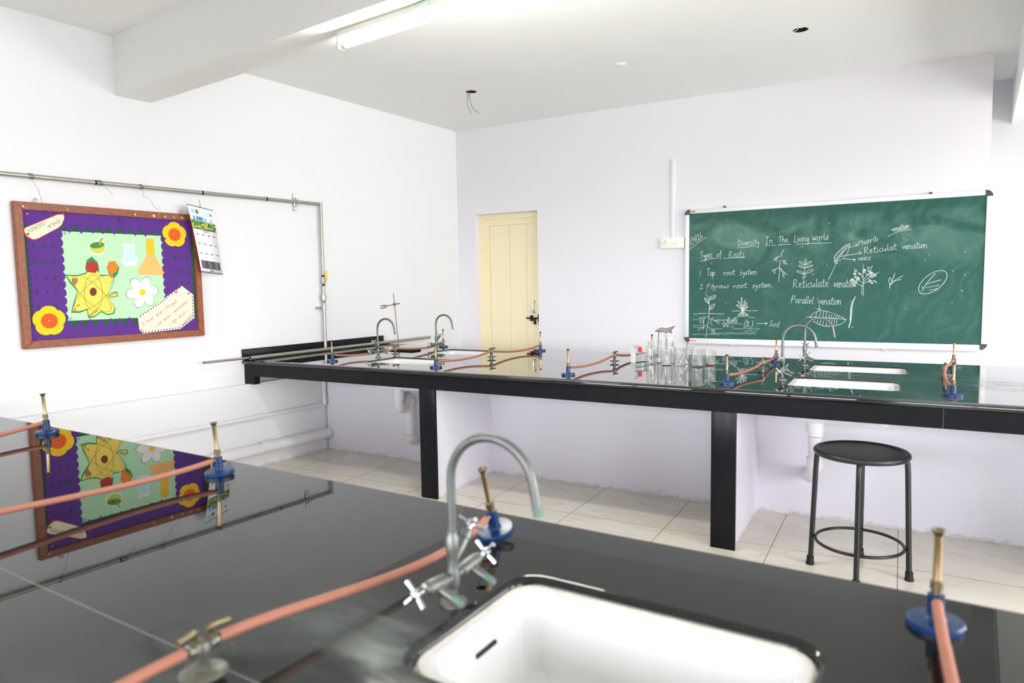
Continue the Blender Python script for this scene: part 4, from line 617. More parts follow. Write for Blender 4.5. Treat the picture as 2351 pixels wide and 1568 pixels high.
# ------------------------------------------------------------------ green board
BX, BZ, BW, BH = 2.4825, 0.8429, 2.2965, 1.1966
gb = frame_obj('chalkboard', M_FAR @ Matrix.Translation((BX, BZ, 0.0)), 'large green chalkboard with white frame, covered in chalk writing and plant drawings', 'chalkboard')
obj('writing_surface', box(bm_new(), 0.02, BW - 0.02, 0.02, BH - 0.02, 0.004, 0.022), BOARDM, gb, smooth=False)
fw = 0.036
for x0, x1, y0, y1 in ((0.03, BW - 0.03, BH - fw, BH), (0.03, BW - 0.03, 0, fw), (0, fw, 0.03, BH - 0.03), (BW - fw, BW, 0.03, BH - 0.03)):
    obj('frame_rail', box(bm_new(), x0, x1, y0, y1, 0, 0.034, bev=0.004), ALU, gb)
obj('chalk_ledge', box(bm_new(), 0.04, BW - 0.04, -0.012, 0.004, 0.0, 0.05, bev=0.003), ALU, gb)
CAPM = mat('dark_plastic_cap', rgb(52, 58, 66), 0.45)
for cx, cy, a0 in ((0, 0, 180), (BW, 0, 270), (BW, BH, 0), (0, BH, 90)):
    ox, oy = (0.044 if cx == 0 else BW - 0.044), (0.044 if cy == 0 else BH - 0.044)
    poly = [(ox, oy)] + [(ox + 0.047 * math.cos(math.radians(a0 + 15 * k)), oy + 0.047 * math.sin(math.radians(a0 + 15 * k))) for k in range(7)]
    obj('corner_cap', prism(bm_new(), poly, 0, 0.038), CAPM, gb)
for x in (0.345, 1.90):
    b = bm_new(); lathe(b, [(0, 0), (0.014, 0), (0.012, 0.02), (0, 0.024)], 12, M=Matrix.Translation((x, BH + 0.004, 0.012))); obj('mounting_screw', b, mat('rusty_screw', rgb(110, 84, 72), 0.6, 0.4), gb)
b = bm_new(); box(b, 0.044, 0.094, BH - 0.026, BH - 0.010, 0.034, 0.0348); o = obj('maker_sticker', b, mat('yellow_sticker', rgb(214, 182, 52), 0.5), gb, smooth=False)
b = bm_new()
for k in range(9): box(b, 0.049 + k * 0.0046, 0.0518 + k * 0.0046, BH - 0.0225, BH - 0.0135, 0.0348, 0.0352)
obj('sticker_lettering', b, DARKH, o, smooth=False)
obj('price_sticker', box(bm_new(), 0.045, 0.108, 0.008, 0.018, 0.034, 0.0349), mat('orange_sticker', rgb(226, 128, 100), 0.6), gb, smooth=False)
for x, y in ((1.70, 0.016), (2.0, 0.016), (2.1, 0.015)):
    b = bm_new(); lathe(b, [(0.004, 0.033), (0.004, 0.0352), (0, 0.0356)], 8, M=Matrix.Translation((x, y, 0))); obj('screw', b, STEEL, gb)
for x in (0.43, 1.62):
    b = bm_new(); box(b, x - 0.02, x + 0.02, -0.03, -0.006, 0.0, 0.03, bev=0.006); obj('support_clip', b, ALU, gb)
for nm, lb, st in CHALK:
    scr = 'scribble' in lb
    o = obj(nm, ribbons(bm_new(), st, 0.0030 if not scr else 0.0022, 0.0228, 2, 0.25), CHALKD if scr else CHALKW, gb, smooth=False); o['label'] = lb
# stray chalk ticks
b = bm_new()
for k in range(46):
    x, y = random.uniform(0.1, BW - 0.1), random.uniform(0.1, BH - 0.1); l = random.uniform(0.004, 0.02); a = random.uniform(0, 3.1)
    ribbons(b, [[(x * 1e4, y * 1e4), ((x + l * math.cos(a)) * 1e4, (y + l * math.sin(a)) * 1e4)]], 0.003, 0.0226, 1)
o = obj('chalk_specks', b, CHALKD, gb, smooth=False); o['kind'] = 'stuff'

# ------------------------------------------------------------------ notice board on the left wall
NW_, NH_ = 1.1514, 0.8685
nb_ = frame_obj('notice_board', M_LEFT @ Matrix.Translation((-4.1782, 1.061, 0.004)), 'wood-framed notice board with purple paper border and science cut-outs on left wall', 'notice board')
DKG = paper('dark_green', 22, 84, 62); PUR = paper('purple', 88, 40, 134, 0.12); LGR = paper('light_green', 184, 226, 184, 0.02)
obj('backing', box(bm_new(), 0.02, NW_ - 0.02, 0.02, NH_ - 0.02, 0, 0.014), DKG, nb_, smooth=False)
fw = 0.046
for quad in ([(0, NH_), (NW_, NH_), (NW_ - fw, NH_ - fw), (fw, NH_ - fw)], [(0, 0), (NW_, 0), (NW_ - fw, fw), (fw, fw)], [(0, 0), (0, NH_), (fw, NH_ - fw), (fw, fw)], [(NW_, 0), (NW_, NH_), (NW_ - fw, NH_ - fw), (NW_ - fw, fw)]):
    b = prism(bm_new(), quad, 0, 0.034); bmesh.ops.bevel(b, geom=b.edges[:], offset=0.004, segments=2, affect='EDGES'); obj('frame_rail', b, WOOD, nb_)
P4 = lambda k: [(x * 1e-4, y * 1e-4) for x, y in POLY[k]]
def flat(name, poly, z, m, par=None, label=None, th=0.0008):
    o = obj(name, prism(bm_new(), poly, z, z + th), m, par or nb_, smooth=False)
    if label: o['label'] = label
    return o
flat('green_sheet', P4('green'), 0.0142, LGR, label='light green sheet in the middle of the board')
# purple strips
top = [(0.05, NH_ - 0.046), (NW_ - 0.046, NH_ - 0.046)]; xz = NW_ - 0.046; k = 0
while xz > 0.22:
    top.append((xz, (0.700 if k % 2 == 0 else 0.752) + random.uniform(-.006, .006))); xz -= random.uniform(0.030, 0.037); k += 1
top.append((0.05, 0.745)); flat('purple_border', top, 0.0154, PUR)
bot = [(0.05, 0.046), (NW_ - 0.046, 0.046)]; xz = NW_ - 0.046; k = 0
while xz > 0.06:
    bot.append((xz, (0.105 if k % 2 == 0 else 0.160) + random.uniform(-.008, .008))); xz -= random.uniform(0.028, 0.036); k += 1
bot.append((0.05, 0.12)); flat('purple_border', bot, 0.0154, PUR)
def scallop(xa, xb, sgn):
    pts = []; n_ = 13; y0, y1 = 0.10, 0.765
    for i in range(n_):
        c = y0 + (y1 - y0) * (i + 0.5) / n_; h = (y1 - y0) / n_ / 2
        for a in range(-80, 81, 20): pts.append((xb + sgn * 0.017 * math.cos(math.radians(a)) - sgn * 0.004, c + h * math.sin(math.radians(a))))
        pts.append((xb - sgn * 0.013, c + h))
    out = [(xa, y1)]; zig = []
    m_ = 34
    for i in range(m_): zig.append((xa + (0.012 if i % 2 else -0.004) * sgn, y1 - (y1 - y0) * i / (m_ - 1)))
    return [*zig, *pts]
def strip(xa, xb, sgn, diam):
    poly = scallop(xa, xb, sgn)
    hol = [[(x, y + dy), (x + dx, y), (x, y - dy), (x - dx, y)] for x, y, dx, dy in diam]
    me = slab(poly, hol, 0.0164, 0.0172, 0.0)
    return obj('purple_border', me, PUR, nb_, smooth=False)
dl = [(x + .018 * i * 0, y, random.uniform(.005, .012), random.uniform(.014, .02)) for y in (0.615, 0.52, 0.425, 0.335, 0.245) for i, x in enumerate((0.095, 0.15, 0.195))]
strip(0.06, 0.245, 1, dl)
dr_ = [(x, y, random.uniform(.005, .009), random.uniform(.014, .022)) for y in (0.56, 0.465, 0.385) for x in (0.965, 1.01, 1.052)]
strip(1.09, 0.885, -1, dr_)
YEL = paper('yellow', 250, 200, 20); ORA = paper('orange', 240, 90, 22, 0.15)
def petals(name, cx, cy, R, lab):
    b = bm_new(); pts = []
    for q in range(120):
        a = 2 * math.pi * q / 120; pts.append((cx + R * (0.84 + 0.16 * abs(math.cos(2.5 * (a - 1.57))) ** 0.55) * math.cos(a), cy + R * (0.84 + 0.16 * abs(math.cos(2.5 * (a - 1.57))) ** 0.55) * math.sin(a)))
    prism(b, pts, 0.0195, 0.0203); o = obj(name, b, YEL, nb_, smooth=False); o['label'] = lab
    b = bm_new(); prism(b, [(cx + R * .5 * math.cos(2 * math.pi * q / 40), cy + R * .5 * math.sin(2 * math.pi * q / 40)) for q in range(40)], 0.0203, 0.0212); obj('flower_center', b, ORA, o, smooth=False)
    b = bm_new(); lathe(b, [(0, 0.021), (0.006, 0.021), (0.007, 0.024), (0.003, 0.027), (0, 0.0275)], 12, M=Matrix.Translation((cx, cy, 0))); obj('pin', b, BRASS, o)
petals('paper_flower', 0.971, 0.7213, 0.088, 'yellow paper flower at the upper right of the board')
petals('paper_flower', 0.150, 0.1614, 0.092, 'yellow paper flower at the lower left of the board')
CRM = paper('cream', 242, 232, 202); INK = mat('pencil_ink', rgb(96, 84, 70), 0.8); RED = mat('red_ink', rgb(196, 40, 44), 0.8); BRI = mat('brown_ink', rgb(150, 70, 60), 0.8)
def grow(poly, k):
    cx = sum(p[0] for p in poly) / len(poly); cy = sum(p[1] for p in poly) / len(poly)
    return [(cx + (x - cx) * k[0], cy + (y - cy) * k[1]) for x, y in poly]
t = flat('title_card', P4('title'), 0.0192, CRM, label='cream paper card lettered SCIENTIFIC METHOD')
obj('card_edging', prism(bm_new(), grow(P4('title'), (1.05, 1.10)), 0.0185, 0.0191), RED, t, smooth=False)
obj('lettering', ribbons(bm_new(), NOTES['title'], 0.0022, 0.0203, 1), INK, t, smooth=False)
t = flat('quote_card', P4('quote'), 0.0192, CRM, label='cream paper card with a handwritten saying in red ink')
for ln in NOTES['quote']: obj('handwritten_line', ribbons(bm_new(), ln, 0.0024, 0.0203, 2), RED, t, smooth=False)
b = bm_new(); q = P4('quote')
for e0, e1 in ((1, 0), (1, 2), (3, 4), (4, 5), (5, 6), (6, 7)):
    a, c = Vector(q[e0]), Vector(q[e1]); L_ = (c - a).length; n_ = max(2, int(L_ / 0.021)); cen = Vector((0.888, 0.197))
    for k in range(n_):
        m_ = a + (c - a) * ((k + .5) / n_); m_ = m_ + (cen - m_).normalized() * 0.009
        box(b, m_.x - .004, m_.x + .004, m_.y - .005, m_.y + .005, 0.02, 0.0204)
obj('dashed_edging', b, mat('purple_ink', rgb(80, 60, 120), 0.8), t, smooth=False)
YEL2 = paper('pale_yellow', 240, 214, 92, 0.05); GRE = paper('green_edge', 40, 140, 80)
st_ = flat('star_cutout', P4('star'), 0.0152, GRE, label='yellow six-armed paper star with an atom drawn on it')
obj('star_face', prism(bm_new(), P4('star_in'), 0.016, 0.0166), YEL2, st_, smooth=False)
flat('apple_cutout', P4('apple'), 0.0167, paper('apple_red', 176, 48, 40, 0.15), st_); flat('bulb_cutout', P4('bulb'), 0.0167, paper('bulb_orange', 240, 130, 24, 0.1), st_)
flat('nucleus', P4('core'), 0.0167, paper('brown', 112, 54, 34), st_); flat('arm_patch', P4('banana'), 0.0167, paper('tan', 168, 120, 84), st_)
obj('orbit_lines', ribbons(bm_new(), NOTES['orbits'] + NOTES['formulas'], 0.002, 0.0176, 1), INK, st_, smooth=False)
m_ = flat('mortar_cutout', P4('mortar_bg'), 0.0152, paper('white', 240, 240, 234), label='paper cut-out of a green mortar and pestle')
flat('mortar_bowl', P4('mortar'), 0.016, paper('lime', 196, 206, 80, 0.12), m_); flat('mortar_opening', P4('mortar_in'), 0.0169, paper('leaf_green', 70, 136, 56), m_); flat('pestle', P4('pestle'), 0.0178, paper('lime_dark', 150, 176, 60), m_)
m_ = flat('flask_cutout', P4('flask_bg'), 0.0152, paper('white', 240, 240, 234), label='paper cut-out of a round flask with a pale blue neck')
flat('flask_upper', P4('flask_hi'), 0.016, paper('pale_blue', 196, 224, 236), m_); flat('flask_lower', P4('flask_lo'), 0.016, paper('lilac_white', 226, 228, 240), m_)
m_ = flat('conical_flask_cutout', P4('cone'), 0.0152, paper('peach', 240, 186, 110, 0.05), label='paper cut-out of an orange conical flask')
flat('flask_neck', P4('cone_hi'), 0.016, paper('amber', 244, 188, 40), m_)
def daisy(cx, cy, R, z, col, nm, par=None):
    pts = []
    for k in range(120):
        a = 2 * math.pi * k / 120; r = R * (0.52 + 0.48 * abs(math.cos(3 * (a - 0.12))) ** 0.8); pts.append((cx + r * math.cos(a), cy + r * math.sin(a)))
    return flat(nm, pts, z, col, par)
dz = daisy(0.7252, 0.3244, 0.112, 0.0152, paper('mauve_edge', 150, 130, 150), 'white_flower_cutout'); dz['label'] = 'white six-petal paper flower with a yellow middle'
daisy(0.7252, 0.3244, 0.107, 0.016, paper('white', 240, 240, 234), 'petal_face', dz)
b = bm_new(); prism(b, [(0.7252 + 0.020 * math.cos(k * .3), 0.3244 + 0.022 * math.sin(k * .3)) for k in range(21)], 0.0168, 0.0176); obj('flower_center', b, YEL, dz, smooth=False)
obj('orbit_lines', ribbons(bm_new(), NOTES['daisy_orbits'], 0.0012, 0.0172, 1), mat('faint_pencil', rgb(190, 190, 180), 0.8), dz, smooth=False)
for x, y, m2 in ((0.075, 0.80, BRASS), (0.60, 0.795, BLUE), (0.07, 0.68, DBRASS), (0.09, 0.05, RED), (1.05, 0.31, DBRASS), (0.90, 0.69, DBRASS), (0.268, 0.17, CHROME), (0.27, 0.695, CHROME), (1.09, 0.8, RED), (0.96, 0.32, RED)):
    b = bm_new(); lathe(b, [(0, 0.015), (0.006, 0.0155), (0.007, 0.021), (0.003, 0.024), (0, 0.0245)], 10, M=Matrix.Translation((x, y, 0))); obj('pin', b, m2, nb_)
for x in (0.115, 1.02):
    b = bm_new(); tube(b, [(x, NH_ - 0.004, 0.012), (x, NH_ + 0.014, 0.012), (x + 0.009, NH_ + 0.026, 0.012), (x + 0.02, NH_ + 0.02, 0.012), (x + 0.018, NH_ + 0.006, 0.012)], 0.0022, 6); obj('hanging_hook', b, STEEL, nb_)
SCRAP = paper('torn_scrap', 214, 196, 150)
for x, s_ in ((0.05, .007), (0.29, .005), (0.70, .008), (0.825, .012), (0.905, .008), (0.965, .006), (1.025, .008), (1.09, .006)):
    flat('paper_scrap', [(x - s_, NH_ - .028), (x, NH_ - .028 + s_), (x + s_, NH_ - .030), (x, NH_ - .028 - s_)], 0.0338, SCRAP)

# ------------------------------------------------------------------ calendar hung from the pipe
cal = thing('wall_calendar', 'white paper calendar hanging crookedly from the pipe over the notice board corner', 'calendar')
cw, ch = 0.097, 0.482
CW = paper('calendar_white', 240, 240, 242, 0.01)
def cz(y): return 0.006 * math.sin((-y / ch) * 3.0)
b = bm_new(); N_ = 8
row = [[bm_v for bm_v in (b.verts.new((x, -ch * j / N_, cz(-ch * j / N_))) for x in (-cw, cw))] for j in range(N_ + 1)]
for r0, r1 in zip(row, row[1:]): b.faces.new((r1[0], r1[1], r0[1], r0[0]))
sh = obj('sheet', b, CW, cal)
so = sh.modifiers.new('thickness', 'SOLIDIFY'); so.thickness = 0.0008
def patch(name, x0, x1, y0, y1, m, dz=0.0008):
    b = bm_new(); k = max(1, int(abs(y1 - y0) / 0.03))
    for i in range(k):
        ya, yb_ = y1 + (y0 - y1) * i / k, y1 + (y0 - y1) * (i + 1) / k
        b.faces.new([b.verts.new(v) for v in ((x0, yb_, cz(yb_) + dz), (x1, yb_, cz(yb_) + dz), (x1, ya, cz(ya) + dz), (x0, ya, cz(ya) + dz))])
    return obj(name, b, m, cal, smooth=False)
for y in (0.0, -ch):
    b = bm_new(); tube(b, [(-cw - .002, y, cz(y)), (cw + .002, y, cz(y))], 0.0028, 6); obj('binding_strip', b, IRON, cal)
def picture_mat():
    m = bpy.data.materials.new('printed_garden_picture'); m.use_nodes = True; nt = m.node_tree; p = nt.nodes['Principled BSDF']; L = nt.links.new
    tc = nt.nodes.new('ShaderNodeTexCoord'); v = nt.nodes.new('ShaderNodeTexVoronoi'); v.inputs['Scale'].default_value = 70; L(tc.outputs['Object'], v.inputs['Vector'])
    r = nt.nodes.new('ShaderNodeValToRGB'); e = r.color_ramp.elements; e[0].position = 0.05; e[0].color = rgb(44, 84, 40); e[1].position = 0.95; e[1].color = rgb(196, 206, 90)
    q = e.new(0.5) if False else r.color_ramp.elements.new(0.5); q.color = rgb(96, 136, 60)
    sp = nt.nodes.new('ShaderNodeSeparateColor'); L(v.outputs['Color'], sp.inputs[0]); L(sp.outputs[0], r.inputs[0]); L(r.outputs[0], p.inputs['Base Color']); p.inputs['Roughness'].default_value = 0.5
    return m
patch('printed_sky', -cw + .001, cw - .001, -0.105, -0.002, paper('sky_tint', 222, 238, 240))
patch('printed_garden', -cw + .001, cw - .001, -0.162, -0.100, picture_mat())
for x0, x1, y0 in ((-0.075, -0.062, -.100), (-0.052, 0.002, -.098), (0.015, 0.024, -.104), (0.06, 0.068, -.104)): patch('printed_building', x0, x1, y0, y0 + 0.026, paper('building_blue', 92, 142, 200), 0.0012)
patch('printed_line', -cw, cw, -0.166, -0.162, IRON, 0.0012)
patch('printed_logo', -0.078, -0.055, -0.046, -0.026, paper('cyan_logo', 140, 214, 230), 0.0012)
b = bm_new(); prism(b, [(-0.036 + 0.011 * math.cos(k * .5), -0.034 + 0.012 * math.sin(k * .5)) for k in range(13)], cz(-.034) + .0008, cz(-.034) + .0013); obj('printed_emblem', b, paper('emblem_brown', 170, 96, 50), cal, smooth=False)
patch('printed_emblem_ribbon', -0.049, -0.023, -0.050, -0.044, paper('emblem_red', 150, 50, 36), 0.0013)
patch('printed_logo', 0.060, 0.080, -0.052, -0.034, paper('maroon_logo', 190, 130, 150), 0.0012)
b = bm_new(); ribbons(b, [[((p[0] * 10.5 + dx) + 20, (p[1] * 10.5) - 1855) for p in g] for dx, g in ((-210, [(1, 14), (5, 18), (8, 14), (1, 1), (9, 1)]), (-90, [(4, 18), (0, 12), (1, 3), (5, 0), (8, 6), (7, 14), (4, 18)]), (20, [(1, 14), (5, 18), (8, 14), (1, 1), (9, 1)]), (135, [(7, 18), (2, 10), (2, 2), (6, 0), (8, 5), (3, 8)]))], 0.0022, cz(-.186) + .0014, 1)
obj('printed_year', b, mat('maroon_ink', rgb(170, 80, 100), 0.8), cal, smooth=False)
GRY = mat('grey_ink', rgb(90, 90, 98), 0.8)
for j, y in enumerate((-0.200, -0.268, -0.338)):
    for i in range(4):
        x = -0.078 + i * 0.046; o = patch('month_heading', x, x + 0.017, y - 0.007, y, GRY, 0.0012)
        patch('month_dates', x + 0.020, x + 0.030, y - 0.006, y - 0.001, paper('date_grey', 206, 206, 212), 0.0012)
patch('notes_panel', -0.082, 0.082, -0.455, -0.395, mat('dark_panel_ink', rgb(78, 78, 84), 0.8), 0.0012)
for i, x in enumerate((-0.075, -0.022, 0.036)):
    b = bm_new()
    for j in range(7):
        y = -0.402 - j * 0.007; x1 = x + random.uniform(0.02, 0.038); b.faces.new([b.verts.new(v) for v in ((x, y - .002, cz(y) + .0018), (x1, y - .002, cz(y) + .0018), (x1, y, cz(y) + .0018), (x, y, cz(y) + .0018))])
    obj('notes_print', b, paper('notes_grey', 170, 170, 176), cal, smooth=False)
patch('footer_mark', -0.016, 0.016, -0.472, -0.464, GRY, 0.0012)
b = bm_new(); tube(b, [(0, 0, 0), (0.003, 0.03, 0), (-0.003, 0.044, 0.002), (0.0, 0.05, 0)], 0.0016, 5); tube(b, [(0, 0.05, 0), (0.004, 0.105, -0.010)], 0.0006, 4); obj('hanging_thread', b, IRON, cal)
# it hangs twisted: its left side stands off the wall on the notice board's frame
CQ = {k: Vector(v) for k, v in CALQ.items()}
def warp(v):
    uu, vv = (v.x + cw) / (2 * cw), -v.y / ch
    p = (CQ['TL'] * (1 - uu) + CQ['TR'] * uu) * (1 - vv) + (CQ['BL'] * (1 - uu) + CQ['BR'] * uu) * vv
    nn = (CQ['TR'] - CQ['TL']).cross(CQ['TL'] - CQ['BL']).normalized()
    return p + nn * v.z - CQ['TL']
for o_ in cal.children:
    for v in o_.data.vertices: v.co = warp(v.co)
    o_.data.update()
cal.location = CQ['TL']


# ------------------------------------------------------------------ pipes on the left wall
PX = 0.040
gp = thing('gas_pipe', 'galvanised gas pipe along the left wall, turning down to the bench', 'pipe', (PX, -1.912, 0))
b = bm_new(); tube(b, [(0, YB + 1.912, 2.060), (0, -2.306, 2.079), (0, -0.2, 2.100), (0, -0.012, 2.102)], 0.0135, 12); obj('horizontal_run', b, GALV, gp)
b = bm_new(); tube(b, [(0, 0, 2.1155), (0, -0.002, 1.5), (0, -0.008, 0.85)], 0.0135, 12); obj('vertical_run', b, GALV, gp)
b = bm_new(); lathe(b, [(0, 0), (.015, 0), (.017, .005), (.017, .055), (.015, .06), (0, .06)], 10, M=Matrix.Translation((0, -.003, 1.425))); box(b, -.012, .026, -.012, .006, 1.44, 1.47, bev=.003); vb = obj('valve_body', b, STEEL, gp)
b = bm_new(); box(b, .026, .034, -.004, .014, 1.455, 1.535, bev=.004); obj('valve_lever', b, mat('yellow_lever', rgb(226, 188, 50), 0.45), vb)
for z in (1.41, 1.488):
    b = bm_new(); lathe(b, [(.0145, 0), (.0145, .014)], 12, M=Matrix.Translation((0, -.003, z))); obj('thread_tape', b, BLACKR, gp)
b = bm_new(); lathe(b, [(.0135, -.045), (.018, -.035), (.018, -.012), (.024, -.012), (.024, .012), (.018, .012), (.016, .035), (.0135, .045)], 12, M=Matrix.Translation((0, -.006, 1.311))); obj('union_joint', b, STEEL, gp)
b = bm_new(); lathe(b, [(.0138, -.01), (.017, -.01), (.017, .01), (.0138, .01)], 12, M=Matrix.Translation((0, -.006, 1.222))); box(b, -.037, -.014, -.07, 0, 1.213, 1.231); obj('pipe_clamp', b, STEEL, gp)
b = bm_new(); lathe(b, [(.0138, -.012), (.02, -.012), (.02, .012), (.0138, .012)], 12, M=along((0, -.238, 2.099), (0, 1, 0))); box(b, -.037, -.012, -.262, -.236, 2.06, 2.135, bev=.002); box(b, -.036, -.030, -.262, -.256, 2.03, 2.17); box(b, -.036, -.012, -.262, -.235, 2.028, 2.034); obj('wall_bracket', b, CHROME, gp)
for y in (-3.717, -2.991, -2.45):
    b = bm_new(); lathe(b, [(.0138, -.006), (.0155, -.004), (.0155, .004), (.0138, .006)], 12, M=along((0, y + 1.912, 2.079 + (y + 4.218) * .010), (0, 1, 0))); obj('wire_band', b, IRON, gp)
WIREM = mat('thin_grey_wire', rgb(120, 118, 112), 0.5, 0.5)
for i, (y, pts, lab) in enumerate(((-4.087, [(0, 0, 0), (.004, .035, -.07), (.004, .06, -.16), (.004, .11, -.23), (.004, .14, -.245)], 'loose wire dangling from the pipe above the left end of the notice board'),
                                   (-3.700, [(0, 0, 0), (.004, .04, -.025), (.004, .075, -.07)], 'short wire dangling from the pipe, second wire from the left end'),
                                   (-3.443, [(0, 0, 0), (.004, .02, -.035), (.006, .012, -.06), (.004, .05, -.07), (.004, .09, -.125), (.004, .125, -.14)], 'kinked loose wire dangling from the pipe above the middle of the notice board'))):
    z = 2.079 + (y + 4.218) * .010 - .006
    w_ = thing('binding_wire', lab, 'wire', (PX + 0.014, y, z), group='loose wires on the wall pipe')
    b = bm_new(); tube(b, spline(pts, 6), 0.0011, 5); obj('loose_end', b, WIREM, w_)
    b = bm_new(); tube(b, [(0.0165 * math.cos(a) - 0.014, .001 * k - .004, 0.006 + .0165 * math.sin(a)) for k in range(28) for a in [k * .7]], 0.0016, 5); obj('wound_loop', b, WIREM, w_)
b = bm_new(); tube(b, [(0.075, YB, 0.425), (0.075, -1.98, 0.397)], 0.017, 12)
o = obj('water_pipe', b, PVC); tag(o, 'thin white painted pipe along the low left wall, upper of two', 'pipe')
b = bm_new(); tube(b, [(0, 0, 0.43), (0, 0, 0.80)], 0.016, 12); lathe(b, [(.016, .40), (.021, .40), (.021, .45), (.016, .45)], 12); lathe(b, [(.016, .56), (.02, .56), (.02, .6), (.016, .6)], 12)
o = obj('riser_pipe', b, PVC); o.location = (0.086, -1.992, 0); tag(o, 'white painted pipe standing in the corner under the far bench', 'pipe')
b = bm_new(); tube(b, [(0.10, YB, 0.165), (0.10, -1.972, 0.150)], 0.045, 16)
for y in (-2.6, -4.4, -6.2): lathe(b, [(.045, -.05), (.05, -.045), (.05, .045), (.045, .05)], 16, M=along((0.10, y, .155), (0, 1, 0)))
o = obj('drain_pipe', b, PVC); tag(o, 'thick white drain pipe along the foot of the left wall', 'pipe')

# ------------------------------------------------------------------ benches
SINKS_A = [(1.03, 0.278), (3.915, 0.272), (1.065, 0.968), (3.948, 0.950)]     # low corner (s, t) of each opening
SINKS_N = [(3.995, -0.628)]
SW_, SD_ = 0.50, 0.325
def bench(name, label, origin, ang, depth, length, sinks, near=False):
    # local x along the bench, y into its depth; the front apron sits at y = 0.019
    e = thing(name, label, 'laboratory bench', origin, ang)
    y0, y1 = (0.0, depth)
    lx0, lx1 = 0.005, depth * math.tan(ang) + 0.005                     # the wall end follows the wall
    off = (lambda t: t) if not near else (lambda t: t + depth)
    holes = [rrect(s - 0.012, s + SW_ + 0.012, off(t) - 0.012, off(t) + SD_ + 0.012, 0.05) for s, t in sinks]
    mid = depth / 2
    o = obj('countertop', slab([(lx0, y0), (length, y0), (length, y1), (lx1, y1)], holes, 0.815, 0.85, 0.0165), GRANITE_N if near else GRANITE_F, e, ang=50)
    b = bm_new(); box(b, 0.06, length - 0.02, mid - 0.0012, mid + 0.0012, 0.8492, 0.8503)
    obj('slab_joint', b, GROUT, e, smooth=False)
    for yy, sg in ((0.019, 1), (depth - 0.019, -1)):
        b = bm_new(); xs = [lx0 + 0.002 if sg > 0 else lx1, 1.24, 3.07, 4.6, length - 0.019]
        for a, c in zip(xs, xs[1:]): box(b, a + 0.0008, c - 0.0008, min(yy, yy + sg * .02), max(yy, yy + sg * .02), 0.7254, 0.8155)
        box(b, xs[0], xs[-1], min(yy + sg * .006, yy + sg * .04), max(yy + sg * .006, yy + sg * .04), 0.727, 0.8145, mi=1)
        if sg > 0: box(b, lx0 + 0.002, 0.117, yy, yy + 0.05, 0.662, 0.7262)
        obj('apron', b, [GRAN2, WALL], e, smooth=False)
    box_ = bm_new(); box(box_, length - 0.039, length - 0.019, 0.019, depth - 0.019, 0.7254, 0.8155); obj('apron', box_, GRAN2, e, smooth=False)
    for p in (1.686, 3.579, length - 0.147):
        for yy, sg in ((0.019, 1), (depth - 0.019, -1)):
            b = bm_new(); box(b, p, p + 0.126, min(yy, yy + sg * .022), max(yy, yy + sg * .022), 0, 0.7258, bev=0.002); obj('pillar', b, GRAN2, e)
            b = bm_new(); a_, c_ = (yy + sg * .022, mid - sg * 0.035); box(b, p + 0.008, p + 0.113, min(a_, c_), max(a_, c_), 0, 0.816); obj('partition', b, SCUFF, e, smooth=False)
    b = bm_new(); box(b, mid * math.tan(ang) + (0.17 if near else 0.075), length - 0.04, mid - 0.035, mid + 0.055, 0, 0.816); obj('back_panel', b, SCUFF, e, smooth=False)
    return e
bench('laboratory_bench', 'black granite topped lab bench standing in front of the green chalkboard', (0, YA, 0), ANG_A, 1.565, 5.62, SINKS_A)
nbase = NB(0, -1.565, 0)
e2 = bench('laboratory_bench', 'black granite topped lab bench nearest to the viewer, its edge cutting off the stool', tuple(nbase), ANG_B, 1.565, 5.45, SINKS_N, near=True)
o = obj('splashback', box(bm_new(), 0.001, 0.024, -2.712, -1.195, 0.8505, 0.931, bev=0.004), GRAN2); tag(o, 'black granite upstand along the wall at the end of far bench', 'splashback')

# ------------------------------------------------------------------ sinks
def sink_mesh():
    b = bm_new()
    loops = []
    for (m_, r, z) in ((-0.0105, .05, 0.0), (0.006, .045, 0.0), (0.014, .045, -0.004), (0.019, .034, -0.02), (0.026, .034, -0.138), (0.050, .04, -0.156), (0.20, .01, -0.160) ):
        loops.append([b.verts.new((x, y, z)) for x, y in rrect(m_, SW_ - m_, min(m_, SD_ / 2 - .012), max(SD_ - m_, SD_ / 2 + .012), min(r, 0.011) if m_ > .1 else r)])
    n = len(loops[0])
    for a, c in zip(loops, loops[1:]):
        for k in range(n): b.faces.new((a[k], a[(k + 1) % n], c[(k + 1) % n], c[k]))
    b.faces.new(loops[-1])
    out = [loops[0]]
    for (m_, r, z) in ((-0.0105, .05, -0.017), (0.012, .05, -0.022), (0.02, .05, -0.178)):
        out.append([b.verts.new((x, y, z)) for x, y in rrect(m_, SW_ - m_, m_, SD_ - m_, r)])
    for a, c in zip(out, out[1:]):
        for k in range(n): b.faces.new((a[k], c[k], c[(k + 1) % n], a[(k + 1) % n]))
    b.faces.new(list(reversed(out[-1])))
    return b
sink = thing('laboratory_sink', '', 'sink', group='ceramic sinks set into the benches')
obj('basin', sink_mesh(), CERAM, sink, ang=50)
b = bm_new()
for p in (rrect(-0.0085, SW_ + 0.0085, -0.0085, SD_ + 0.0085, .05),): tube(b, [(x, y, 0.0005) for x, y in p], 0.0034, 6, closed=True)
obj('sealant_bead', b, mat('aged_sealant', rgb(196, 190, 176), 0.6, noise=0.35, nscale=40), sink)
b = bm_new(); lathe(b, [(0, -.158), (.022, -.158), (.026, -.1585), (.026, -.16), (0, -.16)], 18, M=Matrix.Translation((SW_ / 2, SD_ / 2, 0))); obj('drain_grate', b, STEEL, sink)
b = bm_new(); tube(b, [(0.0215, SD_ * .5 - .028, -.040), (0.0215, SD_ * .5 + .028, -.040)], 0.0042, 8); obj('overflow_slot', b, DARKH, sink)
ZS = 0.836
